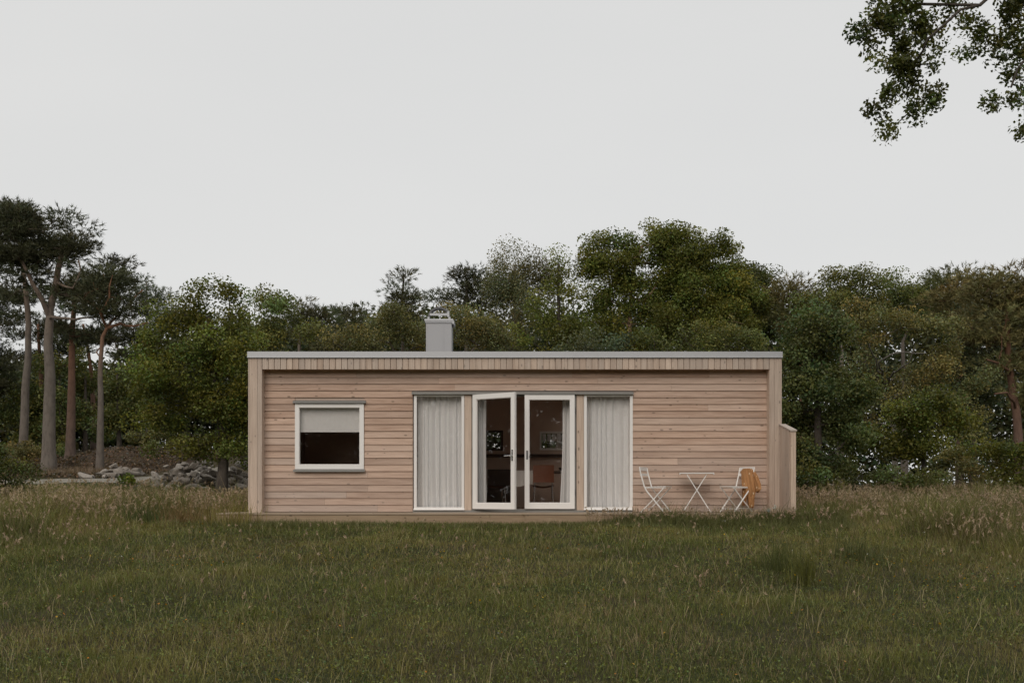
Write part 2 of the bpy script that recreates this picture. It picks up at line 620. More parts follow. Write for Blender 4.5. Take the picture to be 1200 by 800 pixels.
# lining of the front wall and the rooms behind it
ADDED_OPENINGS = [(0.9, 2.5, 19.3, 21.2), (-3.95, -3.35, 20.1, 20.8)]      # unseen roof openings, added to let daylight brighten the rooms
def slab(mb, x0, x1, y0, y1, z0, z1, holes):
    x = x0
    for (a, b, c, d) in sorted(holes):
        mb.box(x, a, y0, y1, z0, z1)
        mb.box(a, b, y0, c, z0, z1)
        mb.box(a, b, d, y1, z0, z1)
        x = b
    mb.box(x, x1, y0, y1, z0, z1)
BW1 = (-0.62, -0.20, 1.55, 2.00)      # small picture-like window in the back wall
BW2 = (0.62, 1.35, 1.56, 1.98)        # back window with slatted blind
mb = MB()
wall_with_holes(mb, HX0 + 0.05, HX1 - 0.05, YR + 0.014, YR + 0.17, ZD, 2.94, [WIN, GLZ])
mb.build('wall', M['inner'], house)['label'] = 'brown inner lining of the front wall'
mb = MB()
wall_with_holes(mb, HX0 + 0.05, HX1 - 0.05, 22.3, 22.44, ZD, 2.94, [BW1, BW2])
mb.box(-2.35, -2.25, YR + 0.172, 22.298, ZD + 0.04, 2.698)
mb.box(2.85, 2.95, YR + 0.172, 22.298, ZD + 0.04, 2.698)
mb.build('wall', M['inner'], house)['label'] = 'brown back wall and partitions inside the house'
mb = MB()
mb.box(HX0 + 0.14, HX1 - 0.14, YR + 0.171, 22.299, ZD - 0.10, ZD + 0.038)
mb.build('floor', M['floor_in'], house)
mb = MB()
slab(mb, HX0 + 0.14, HX1 - 0.14, YR + 0.171, 22.299, 2.70, 2.90, ADDED_OPENINGS)
mb.build('ceiling', M['inner'], house)
mb = MB()
mb.box(-2.248, 2.848, 22.24, 22.298, 1.40, 1.47)
mb.build('dark_rail', M['inner_dark'], house)

# the projecting surround: sides, top, soffit
def vboards(mb, xs, y0, y1, z0, z1, g=0.18):
    for a, b in zip(xs[:-1], xs[1:]):
        mb.box(a + 0.0025, b - 0.0025, y0 - random.uniform(0, 0.003), y1, z0, z1, bcol(g + random.uniform(0, 0.25), 0.2, 0.95))

for side in (0, 1):
    mb = MB()
    if side == 0:
        edges = [HX0 + 0.022, HX0 + 0.165, HX0 + 0.250 + 0.0]
        xo, xi = HX0, HX0 + 0.022
    else:
        edges = [HX1 - 0.225, HX1 - 0.135, HX1 - 0.022]
        xo, xi = HX1 - 0.022, HX1
    vboards(mb, edges, YF, YF + 0.022, ZD - 0.06, 3.046)
    # side of the house in upright boards
    y = YF - 0.0
    k = 0
    while y < HYB - 0.01:
        y1 = min(y + 0.122, HYB)
        mb.box(xo - random.uniform(0, .003), xi, y + (0.002 if k else 0), y1 - 0.002, 0.06, 3.046, bcol(0.35 + random.uniform(0, .25), 0.2, 0.95))
        y = y1
        k += 1
    # inner reveal
    if side == 0:
        mb.box(HX0 + 0.232, HX0 + 0.250, YF + 0.0225, YR + 0.01, ZD - 0.02, 2.836, bcol(0.3, .4, .9))
    else:
        mb.box(HX1 - 0.225, HX1 - 0.207, YF + 0.0225, YR + 0.01, ZD - 0.02, 2.836, bcol(0.1, .4, .9))
    # thick core so that no light leaks in
    if side == 0:
        mb.box(HX0 + 0.0225, HX0 + 0.13, YF + 0.03, HYB - 0.02, 0.1, 3.03, bcol(0.5))
    else:
        mb.box(HX1 - 0.13, HX1 - 0.0225, YF + 0.03, HYB - 0.02, 0.1, 3.03, bcol(0.5))
    mb.build('side_wall', M['wood_v'], house)

mb = MB()
x = HX0 + 0.252
n = int(round((HX1 - 0.227 - x) / 0.1105))
w = (HX1 - 0.227 - x) / n
for k in range(n):
    mb.box(x + k * w + 0.006, x + (k + 1) * w - 0.006, YF - random.uniform(0, 0.004), YF + 0.022, 2.835, 3.046, bcol(0.10 + random.uniform(0, .45), 0.1, 1))
mb.box(HX0 + 0.26, HX1 - 0.235, YF + 0.0225, YF + 0.05, 2.845, 3.04, (0, 0, .3))
mb.build('fascia', M['wood_v'], house)['label'] = 'row of short upright boards above the front wall'
mb = MB()
for a in np.arange(YF + 0.051, YR + 0.01, 0.075):
    mb.box(HX0 + 0.251, HX1 - 0.226, a, min(a + 0.072, YR + 0.012), 2.840, 2.860, bcol(0.15))
mb.build('soffit', M['wood_h'], house)
# back wall outside and roof
mb = MB()
wall_with_holes(mb, HX0 + 0.13, HX1 - 0.13, HYB - 0.05, HYB, 0.06, 3.0, [(BW1[0] - .1, BW1[1] + .1, BW1[2] - .1, BW1[3] + .15), (BW2[0] - .1, BW2[1] + .1, BW2[2] - .1, BW2[3] + .15)])
mb.build('wall', M['wood_h'], house)['label'] = 'rear wall of larch boards'
mb = MB()
slab(mb, HX0 + 0.03, HX1 - 0.03, YF + 0.06, HYB - 0.01, 2.945, 3.04, ADDED_OPENINGS)
rf = mb.build('roof', M['felt'], house)
for (a, b, c, d) in ADDED_OPENINGS:  # frame and glass round each added opening, out of view
    mb = MB()
    mb.box(a, a + .04, c, d, 2.90, 3.09); mb.box(b - .04, b, c, d, 2.90, 3.09)
    mb.box(a + .04, b - .04, c, c + .04, 2.90, 3.09); mb.box(a + .04, b - .04, d - .04, d, 2.90, 3.09)
    o = mb.build('added_rooflight', M['white'], rf)
    mb = MB(); mb.box(a + .041, b - .041, c + .041, d - .041, 3.06, 3.068)
    mb.build('pane', M['glass'], o)
mb = MB()
e = 0.012
mb.box(HX0 - e, HX1 + e, YF - 0.022, YF + 0.16, 3.050, ZT)
mb.box(HX0 - e, HX0 + 0.15, YF + 0.161, HYB + 0.02, 3.050, ZT - .001)
mb.box(HX1 - 0.15, HX1 + e, YF + 0.161, HYB + 0.02, 3.050, ZT - .001)
mb.box(HX0 + 0.151, HX1 - 0.151, HYB - 0.14, HYB + 0.02, 3.050, ZT)
for xx in np.arange(HX0 + 1.9, HX1 - 0.5, 2.0):      # lapped joints and the folded drip
    mb.box(xx - 0.02, xx + 0.02, YF - 0.0245, YF + 0.163, 3.048, ZT + 0.003)
mb.box(HX0 - e, HX1 + e, YF - 0.034, YF - 0.0225, 3.040, 3.055)
mb.build('flashing', M['zinc'], rf)

# chimney (a part of the roof side of the house)
CX0, CX1, CY = -1.765, -1.245, 20.5
mb = MB()
mb.box(CX0, CX1, CY, CY + 0.52, 3.0, 4.13)
mb.box(CX0 - .006, CX0 + .02, CY - .004, CY + 0.5, 3.05, 4.125)
mb.box((CX0 + CX1) / 2 + .09, (CX0 + CX1) / 2 + .102, CY - .007, CY - .0005, 3.06, 4.10)
ch = mb.build('chimney', M['chimney'], house)
mb = MB()
mb.box(CX0 - .06, CX1 + .06, CY - .06, CY + .58, 3.041, 3.24)
mb.build('collar', M['zinc'], ch)
mb = MB()
mb.box(CX0 - 0.035, CX1 + 0.035, CY - 0.035, CY + 0.555, 4.132, 4.178)
mb.box(CX0 - 0.02, CX1 + 0.02, CY - 0.02, CY + 0.54, 4.10, 4.131)
mb.box(CX1 + 0.02, CX1 + 0.05, CY - 0.03, CY + 0.45, 4.075, 4.15)
mb.build('cap', M['zinc'], ch)
mb = MB()
cx = (CX0 + CX1) / 2
ang = np.linspace(0, math.pi, 19)
ro = 0.225
outer = [(cx + ro * 1.03 * math.cos(a), 4.22 + 0.215 * math.sin(a)) for a in ang]
inner = [(cx + (ro - 0.035) * 1.03 * math.cos(a), 4.22 + (0.215 - 0.035) * math.sin(a)) for a in ang]
for (y0, y1) in ((CY + 0.02, CY + 0.22),):
    for k in range(18):
        poly = [outer[k], outer[k + 1], inner[k + 1], inner[k]]
        mb.prism(poly, 1, y0, y1)
mb.build('hood', M['grey_steel'], ch)
mb = MB()
for sx in (-1, 1):
    mb.box(cx + sx * 0.215 - 0.02, cx + sx * 0.215 + 0.02, CY + 0.0, CY + 0.24, 4.179, 4.225)
mb.box(cx - 0.19, cx + 0.20, CY + 0.01, CY + 0.05, 4.255, 4.30)
mb.box(cx + 0.17, cx + 0.215, CY - 0.005, CY + 0.05, 4.226, 4.33)
mb.build('bracket', M['zinc'], ch)

# windows and doors
def frame_mb(mb, x0, x1, z0, z1, y0, y1, w, wb=None, wt=None):
    wb = wb or w
    wt = wt or w
    mb.box(x0, x0 + w, y0, y1, z0, z1)
    mb.box(x1 - w, x1, y0, y1, z0, z1)
    mb.box(x0 + w, x1 - w, y0 + .002, y1, z0, z0 + wb)
    mb.box(x0 + w, x1 - w, y0 + .002, y1, z1 - wt, z1)
    return mb

def pane(parent, x0, x1, z0, z1, y):
    mb = MB()
    mb.box(x0, x1, y, y + 0.006, z0, z1)
    return mb.build('pane', M['glass'], parent)

x0, x1, z0, z1 = WIN
mb = MB()
frame_mb(mb, x0 + 0.004, x1 - 0.004, z0 + 0.02, z1 - 0.045, YR - 0.035, YR + 0.09, 0.075, 0.085, 0.07)
frame_mb(mb, x0 + 0.068, x1 - 0.068, z0 + 0.092, z1 - 0.105, YR - 0.022, YR + 0.03, 0.018)
win = mb.build('window', M['white'], house)
pane(win, x0 + 0.08, x1 - 0.08, z0 + 0.10, z1 - 0.115, YR + 0.0)
mb = MB()
mb.prism([(YR - 0.075, z0 - 0.012), (YR - 0.075, z0 + 0.002), (YR + 0.0, z0 + 0.022), (YR + 0.0, z0 + 0.008)], 0, x0 - 0.02, x1 + 0.02)
mb.box(x0 - 0.02, x1 + 0.02, YR - 0.079, YR - 0.0755, z0 - 0.030, z0 + 0.002)
mb.build('sill', M['flash'], win)
mb = MB()
mb.prism([(YR - 0.075, z1 - 0.038), (YR - 0.075, z1 - 0.012), (YR + 0.0, z1 + 0.02), (YR + 0.0, z1 - 0.038)], 0, x0 - 0.03, x1 + 0.03)
mb.build('flashing', M['flash'], win)
mb = MB()
mb.box(x0 + 0.06, x1 - 0.06, YR + 0.095, YR + 0.098, 1.725, z1 - 0.06)
mb.tube([(x0 + 0.06, YR + .097, 1.722), (x1 - 0.06, YR + .097, 1.722)], 0.008, 8)
mb.build('roller_blind', M['blind'], win)

# glazed group
gx0, gx1, gz0, gz1 = GLZ
mb = MB()
mb.prism([(YR - 0.085, gz1 - 0.045), (YR - 0.085, gz1 - 0.018), (YR + 0.0, gz1 + 0.022), (YR + 0.0, gz1 - 0.045)], 0, gx0 - 0.012, gx1 + 0.012)
mb.build('head_flashing', M['flash'], house)
mb = MB()
mb.box(gx0 + 0.004, gx1 - 0.004, YR - 0.035, YR + 0.16, gz0 + 0.0, gz0 + 0.035)
mb.build('threshold', M['flash'], house)
def px2x(px, Y=18.2):
    return (px - 600) / F * Y
fix = []
for (a, b) in ((485.2, 544.0), (684.3, 741.3)):
    mb = MB()
    fx0, fx1 = px2x(a), px2x(b)
    frame_mb(mb, fx0, fx1, 0.287, gz1 - 0.047, YR - 0.028, YR + 0.09, 0.05, 0.055, 0.028)
    o = mb.build('window', M['white'], house)
    o['label'] = 'tall fixed window with a pale curtain behind'
    pane(o, fx0 + 0.045, fx1 - 0.045, 0.335, gz1 - 0.070, YR + 0.02)
    mb = MB()
    mb.prism([(YR - 0.07, 0.288), (YR - 0.07, 0.298), (YR - 0.0285, 0.318), (YR - 0.0285, 0.288)], 0, fx0 - 0.006, fx1 + 0.006)
    mb.build('sill', M['white'], o)
for (a, b) in ((544.4, 552.6), (675.6, 683.9)):
    mb = MB()
    mb.box(px2x(a), px2x(b), YR - 0.03, YR + 0.12, 0.286, gz1 - 0.046, bcol(0.12, .3, .8))
    mb.build('door_post', M['wood_v'], house)
# grey door casing
mb = MB()
dx0, dx1 = px2x(552.9), px2x(675.2)
frame_mb(mb, dx0, dx1, 0.286, gz1 - 0.047, YR - 0.01, YR + 0.10, 0.028, 0.02, 0.022)
mb.build('door_casing', M['flash'], house)

def leaf_frame(w, h):
    """a glazed door leaf in its own frame: hinge at x = 0, foot at z = 0"""
    mb = MB()
    s = 0.078
    frame_mb(mb, 0, w, 0, h, -0.03, 0.03, s, 0.105, 0.085)
    frame_mb(mb, s - .006, w - s + .006, 0.099, h - 0.079, -0.018, 0.018, 0.016)
    return mb
def add_local(mb, name, mat, parent):
    me_o = mb.build(name, mat)
    me_o.parent = parent
    return me_o
LW, LH = px2x(613.5) - dx0 - 0.035, 2.075
def door(hx, rz, flip, label):
    mb = leaf_frame(LW, LH)
    if flip:
        mb.v = [(-x, y, z) for x, y, z in mb.v]
        mb.f = [f[::-1] for f in mb.f]
    o = mb.build('door', M['white'])
    o.parent = house
    o.location = np.array((hx, YR - 0.04, 0.312)) - np.array(house.location)
    o.rotation_euler = (0, 0, rz)
    o['label'] = label
    sgn = -1 if flip else 1
    g = MB()
    a, b = sorted((sgn * 0.09, sgn * (LW - 0.09)))
    g.box(a, b, -0.004, 0.004, 0.107, LH - 0.087)
    add_local(g, 'pane', M['glass'], o)
    return o
dl = door(dx0 + 0.032, R(-33), False, 'left glazed door leaf standing ajar')
dr = door(dx1 - 0.032, 0, True, 'closed right glazed door leaf')
# handles
mb = MB()
hx = LW - 0.045
mb.box(hx - 0.014, hx + 0.014, -0.040, -0.0305, 0.86, 1.06)
mb.tube([(hx, -0.04, 0.95), (hx, -0.085, 0.95), (hx - 0.02, -0.092, 0.95), (hx - 0.135, -0.092, 0.945)], 0.011, 8)
mb.tube([(hx, 0.031, 0.95), (hx, 0.085, 0.95), (hx - 0.02, 0.092, 0.95), (hx - 0.135, 0.092, 0.945)], 0.011, 8)
add_local(mb, 'handle', M['chrome'], dl)
mb = MB()
mb.box(hx - 0.012, hx + 0.012, -0.042, -0.0305, 1.01, 1.035)
add_local(mb, 'lock_plate', M['grey_steel'], dl)
mb = MB()
hx = -(LW - 0.045)
mb.box(hx - 0.016, hx + 0.016, -0.038, -0.0305, 0.90, 1.06)
mb.box(hx + 0.03, hx + 0.075, -0.034, -0.0305, 0.945, 0.955)
add_local(mb, 'lock_plate', M['grey_steel'], dr)
for (hx_, o, s) in ((0.0, dl, 1), (0.0, dr, -1)):
    for zz in (0.3, 1.05, 1.8):
        mb = MB()
        mb.tube([(-0.008 * s, -0.022, zz - 0.05), (-0.008 * s, -0.022, zz + 0.05)], 0.009, 8)
        add_local(mb, 'hinge', M['grey_steel'], o)

# back windows
mb = MB()
frame_mb(mb, BW1[0], BW1[1], BW1[2], BW1[3], 22.27, 22.40, 0.05)
o = mb.build('window', M['inner_dark'], house)
o['label'] = 'small dark framed window in the back wall'
pane(o, BW1[0] + .05, BW1[1] - .05, BW1[2] + .05, BW1[3] - .05, 22.33)
mb = MB()
frame_mb(mb, BW2[0], BW2[1], BW2[2], BW2[3], 22.27, 22.40, 0.04)
o = mb.build('window', M['white'], house)
o['label'] = 'low back window with slatted blind'
pane(o, BW2[0] + .04, BW2[1] - .04, BW2[2] + .04, BW2[3] - .04, 22.33)
mb = MB()
for k in range(6):
    xx = BW2[0] + 0.06 + k * 0.11
    mb.prism([(xx, 22.28), (xx + 0.07, 22.25), (xx + 0.075, 22.255), (xx + 0.005, 22.285)], 2, BW2[2] + 0.2, BW2[3] - 0.06)
mb.build('slat_blind', M['blind'], o)

# curtains: each hangs from its own rail, so each is a thing of its own
def curtain(x0, x1, z0, z1, y, folds, seed, label, flare=0.0, flare_left=True):
    r = np.random.default_rng(seed)
    nx, nz = int(folds * 14), 26
    u = np.linspace(0, 1, nx)
    ph = np.cumsum(np.repeat(r.uniform(0.25, 1.9, nx // 9 + 1), 9)[:nx] + 0.1)
    ph = ph / ph[-1] * folds * 2 * math.pi
    amp = 0.012 + 0.050 * noise(np.stack([u * folds * 0.8, u * 0], 1), 1, seed)
    mb = MB()
    P = np.zeros((nz, nx, 3))
    for j, t in enumerate(np.linspace(0, 1, nz)):        # t = 0 top
        a = amp * (0.55 + 0.6 * t)
        drift = 0.35 * np.sin(t * 2.1 + u * 3)
        xs = x0 + (x1 - x0) * u
        if flare:
            xs = xs - flare * t ** 3 * (1 - u) if flare_left else xs + flare * t ** 3 * u
        P[j, :, 0] = xs + 0.006 * np.sin(ph * 0.5 + t * 4)
        P[j, :, 1] = y + a * np.sin(ph + drift)
        P[j, :, 2] = z1 + (z0 - z1) * t
    mb.grid(P)
    o = mb.build('curtain', M['curtain'], base=((x0 + x1) / 2, y, z0), smooth=True)
    return tag(o, label, 'curtain', 'pale curtains behind the glazed front')
curtain(px2x(490, 18.45), px2x(541.5, 18.45), 0.30, 2.39, 18.36, 8, 3, 'pale grey floor-length curtain filling the tall window left of the doors')
curtain(px2x(687, 18.45), px2x(737.5, 18.45), 0.30, 2.39, 18.36, 7, 8, 'pale grey floor-length curtain filling the tall window nearest the chairs')
curtain(px2x(556, 18.45), px2x(570, 18.45), 0.30, 2.39, 18.42, 3, 5, 'narrow pale curtain gathered behind the open left door leaf')
curtain(px2x(659, 18.45), px2x(674, 18.45), 0.30, 2.39, 18.42, 3, 6, 'narrow pale curtain gathered behind the closed right door leaf', 0.05)

# dining furniture inside
TX0, TX1, TY0, TY1, TZ = 0.0, 1.25, 20.0, 20.85, 1.045
tab = empty('dining_table', ((TX0 + TX1) / 2, (TY0 + TY1) / 2, ZD + 0.038), 'dark dining table standing inside behind the glazed doors', 'table')
mb = MB(); mb.box(TX0, TX1, TY0, TY1, TZ - 0.035, TZ); mb.build('tabletop', M['inner_dark'], tab)
for xx in (TX0 + .06, TX1 - .06):
    for yy in (TY0 + .06, TY1 - .06):
        mb = MB(); mb.box(xx - .03, xx + .03, yy - .03, yy + .03, ZD + 0.04, TZ - 0.036); mb.build('leg', M['inner_dark'], tab)
for (a, b, drop, lb) in ((-0.03, 0.42, 0.30, 'white cloth hanging over the left end of the dining table'), (0.98, 1.28, 0.12, 'white cloth lying on the right end of the dining table')):
    mb = MB()
    mb.box(a, b, TY0 - 0.012, TY1 + 0.012, TZ + 0.002, TZ + 0.008)
    xs = np.linspace(a, b, 30)
    P = np.array([[(x, TY0 - 0.016 - 0.012 * (1 + math.sin(x * 40)) * t, TZ + 0.007 - drop * t * (1 + 0.08 * math.sin(x * 13))) for x in xs] for t in np.linspace(0, 1, 6)])
    mb.grid(P)
    tag(mb.build('tablecloth', M['tablecloth'], base=((a + b) / 2, TY0, TZ), smooth=False), lb, 'tablecloth')
def dining_chair(x, y, rz, label):
    t = empty('dining_chair', (x, y, ZD + 0.038), label, 'chair', 'dining chairs inside the house', rz)
    def part(mb, name, mat):
        return add_local(mb, name, mat, t)
    mb = MB()
    P = [[(-0.21 + 0.42 * u, -0.20 + 0.40 * v, 0.455 + 0.015 * math.cos(u * math.pi * 2) - 0.02 * v) for u in np.linspace(0, 1, 9)] for v in np.linspace(0, 1, 7)]
    mb.grid(P)
    mb.grid(np.array(P)[:, ::-1] - np.array((0, 0, 0.014)))
    part(mb, 'seat', M['chair_red'])
    mb = MB()
    pr = [(-0.205 + 0.41 * u, -0.215 - 0.03 * math.sin(u * math.pi)) for u in np.linspace(0, 1, 9)]
    for a, b in zip(pr[:-1], pr[1:]):
        mb.prism([a, b, (b[0], b[1] + 0.014), (a[0], a[1] + 0.014)], 2, 0.52, 0.86)
    part(mb, 'backrest', M['chair_red'])
    for sx in (-1, 1):
        mb = MB(); mb.tube([(sx * .17, -.19, .80), (sx * .17, -.19, .44), (sx * .20, -.22, 0)], 0.011, 8); part(mb, 'leg', M['chrome'])
        mb = MB(); mb.tube([(sx * .17, .17, .44), (sx * .20, .20, 0)], 0.011, 8); part(mb, 'leg', M['chrome'])
    return t
dining_chair(0.62, 19.75, 0.0, 'reddish brown dining chair with thin chrome legs, its back turned to the doors')
dining_chair(-0.35, 20.35, R(-80), 'dark brown dining chair at the left end of the table inside')
# plant pot and bowl on the table, a dark cabinet behind
mb = MB()
prof = [(0.0, 0.0), (0.05, 0.0), (0.075, 0.06), (0.07, 0.065), (0.0, 0.05)]
for a, b in zip(prof[:-1], prof[1:]):
    n = 14
    vs = [(r * math.cos(2 * math.pi * k / n) + 1.03, r * math.sin(2 * math.pi * k / n) + 20.4, TZ + 0.009 + z) for r, z in (a, b) for k in range(n)]
    mb.add(vs, [(k, (k + 1) % n, n + (k + 1) % n, n + k) for k in range(n)])
tag(mb.build('bowl', M['inner_dark'], base=(1.03, 20.4, TZ + .009)), 'small dark bowl on the white cloth of the dining table', 'bowl')
cab = empty('cabinet', (-0.45, 22.0, ZD + .038), 'dark low cabinet against the back wall inside', 'cabinet')
mb = MB(); mb.box(-0.9, -0.02, 21.8, 22.22, ZD + 0.10, 1.12); mb.build('body', M['inner_dark'], cab)
for k in range(2):
    mb = MB(); mb.box(-0.89 + k * 0.435, -0.465 + k * 0.435, 21.782, 21.798, ZD + 0.12, 1.10); mb.build('door', M['inner_dark'], cab)
mb = MB(); mb.box(-0.86, -0.06, 21.84, 22.18, ZD + 0.039, ZD + 0.098); mb.build('plinth', M['black'], cab)

# ------------------------------------------------------------------ deck and screen
deck = empty('wooden_deck', (-0.07, 17.3, 0.05), 'low wooden deck along the front of the cabin', 'deck')
DX0, DX1, DY0 = -5.13, 5.0, 17.3
mb = MB()
yy = DY0 - 0.012
while yy < YR - 0.06:
    x = DX0 - 0.012
    cuts = [x, x + random.uniform(2, 4.5), x + random.uniform(5.2, 7.6), DX1 + 0.012]
    for a, b in zip(cuts[:-1], cuts[1:]):
        mb.box(a + .001, b - .001, yy, yy + 0.114, ZD - 0.028, ZD - random.uniform(0, .002), bcol(0.25 + .2 * random.random()))
    yy += 0.12
mb.build('deck_boards', M['deck'], deck)
mb = MB()
for a, b in ((DX0, -1.9), (-1.9, 2.4), (2.4, DX1)):
    mb.box(a + .001, b - .001, DY0, DY0 + 0.045, 0.055, ZD - 0.029, bcol(0.05, .3, .8))
mb.build('front_beam', M['deck'], deck)
mb = MB()
mb.box(DX0, DX0 + 0.045, DY0 + 0.046, 18.6, 0.055, ZD - 0.029, bcol(0.1))
mb.box(DX0 + .046, HX0 - 0.01, 18.2, 18.6, 0.10, ZD - .002, bcol(0.3))
mb.build('side_beam', M['deck'], deck)
mb = MB()
mb.box(DX1 - 0.045, DX1, DY0 + 0.046, 18.2, 0.055, ZD - 0.029, bcol(0.1))
mb.build('side_beam', M['deck'], deck)
for x in np.linspace(DX0 + 0.3, DX1 - 0.3, 8):
    mb = MB(); mb.box(x - .05, x + .05, DY0 + 0.06, DY0 + 0.16, -0.12, 0.22, bcol(.4)); mb.build('footing', M['deck'], deck)

scr = empty('wooden_screen', (4.88, 17.65, ZD), 'waist-high board screen with a sloping top at the right end of the deck', 'screen')
mb = MB()
yy = 17.355
while yy < YF - 0.03:
    y1 = min(yy + 0.122, YF - 0.026)
    za = 1.66 + (yy - 17.25) / 0.75 * 0.155
    zb = 1.66 + (y1 - 17.25) / 0.75 * 0.155
    for (xa, xb, g) in ((4.832, 4.853, .3), (4.910, 4.931, .3)):
        mb.prism([(yy + .002, ZD + .004), (y1 - .002, ZD + .004), (y1 - .002, zb), (yy + .002, za)], 0, xa, xb, bcol(g + .2 * random.random(), .3, .9))
    yy = y1
mb.build('boards', M['wood_v'], scr)
mb = MB(); mb.box(4.838, 4.926, 17.27, 17.352, ZD + .004, 1.668, bcol(0.0, .5, .9)); mb.build('post', M['wood_v'], scr)
mb = MB()
mb.prism([(17.25, 1.669), (17.985, 1.824), (17.985, 1.846), (17.25, 1.691)], 0, 4.822, 4.941, bcol(.75, .8, 1))
mb.build('coping', M['wood_y'], scr)

# ------------------------------------------------------------------ bistro set on the deck
DZ = ZD
def bistro_chair(x, y, rz, label):
    t = empty('bistro_chair', (x, y, DZ), label, 'chair', 'folding chairs on the deck', rz)
    W = 0.195
    for s in (-1, 1):
        mb = MB()
        mb.tube([(-0.235, s * W, 0.80), (-0.215, s * W, 0.70), (-0.15, s * W, 0.47), (-0.10, s * W, 0.38), (0.22, s * W, 0.006)], 0.0125, 8)
        add_local(mb, 'side_rail', M['white_metal'], t)
        mb = MB()
        mb.tube([(0.215, s * (W - .025), 0.45), (0.02, s * (W - .025), 0.24), (-0.22, s * (W - .025), 0.006)], 0.0115, 8)
        add_local(mb, 'leg', M['white_metal'], t)
    mb = MB()
    for k in range(7):
        xx = -0.15 + k * 0.058
        mb.box(xx, xx + 0.040, -W + 0.014, W - 0.014, 0.449 + .002 * k, 0.461 + .002 * k)
    mb.box(-0.15, 0.24, -W + 0.02, -W + 0.038, 0.436, 0.4485)
    mb.box(-0.15, 0.24, W - 0.038, W - 0.02, 0.436, 0.4485)
    add_local(mb, 'seat', M['white_metal'], t)
    mb = MB()
    mb.box(-0.243, -0.228, -W, W, 0.745, 0.815)
    mb.box(-0.226, -0.212, -W, W, 0.655, 0.700)
    add_local(mb, 'backrest', M['white_metal'], t)
    for (xx, zz, ww) in ((0.165, 0.07, W), (-0.16, 0.075, W - .025)):
        mb = MB()
        mb.tube([(xx, -ww, zz), (xx, ww, zz)], 0.008, 6)
        add_local(mb, 'stretcher', M['white_metal'], t)
    return t
bistro_chair(2.56, 17.72, R(-27), 'empty white folding chair nearest the curtained window')
chair2 = bistro_chair(4.00, 17.72, R(180 + 27), 'white folding chair with the ochre jacket over its back')
tb = empty('bistro_table', (3.29, 17.72, DZ), 'small white folding table with crossed legs between the two chairs', 'table', rz=R(-10.5))
mb = MB()
mb.box(-0.30, 0.30, -0.24, 0.24, 0.690, 0.694)
for k in range(8):
    mb.box(-0.30, 0.30, -0.238 + k * 0.06, -0.185 + k * 0.06, 0.695, 0.708)
mb.box(-0.303, -0.285, -0.242, 0.242, 0.676, 0.6895)
mb.box(0.285, 0.303, -0.242, 0.242, 0.676, 0.6895)
add_local(mb, 'tabletop', M['white_metal'], tb)
for s, yy in ((1, -0.20), (-1, -0.18), (1, 0.20), (-1, 0.18)):
    mb = MB()
    mb.bar((-0.17 * s, yy, 0.675), (0.245 * s, yy, 0.006), 0.016, 0.028, (0, 1, 0))
    add_local(mb, 'leg', M['white_metal'], tb)
for xx in (-0.215, 0.215):
    mb = MB(); mb.tube([(xx, -0.18, 0.06), (xx, 0.18, 0.06)], 0.008, 6); add_local(mb, 'stretcher', M['white_metal'], tb)

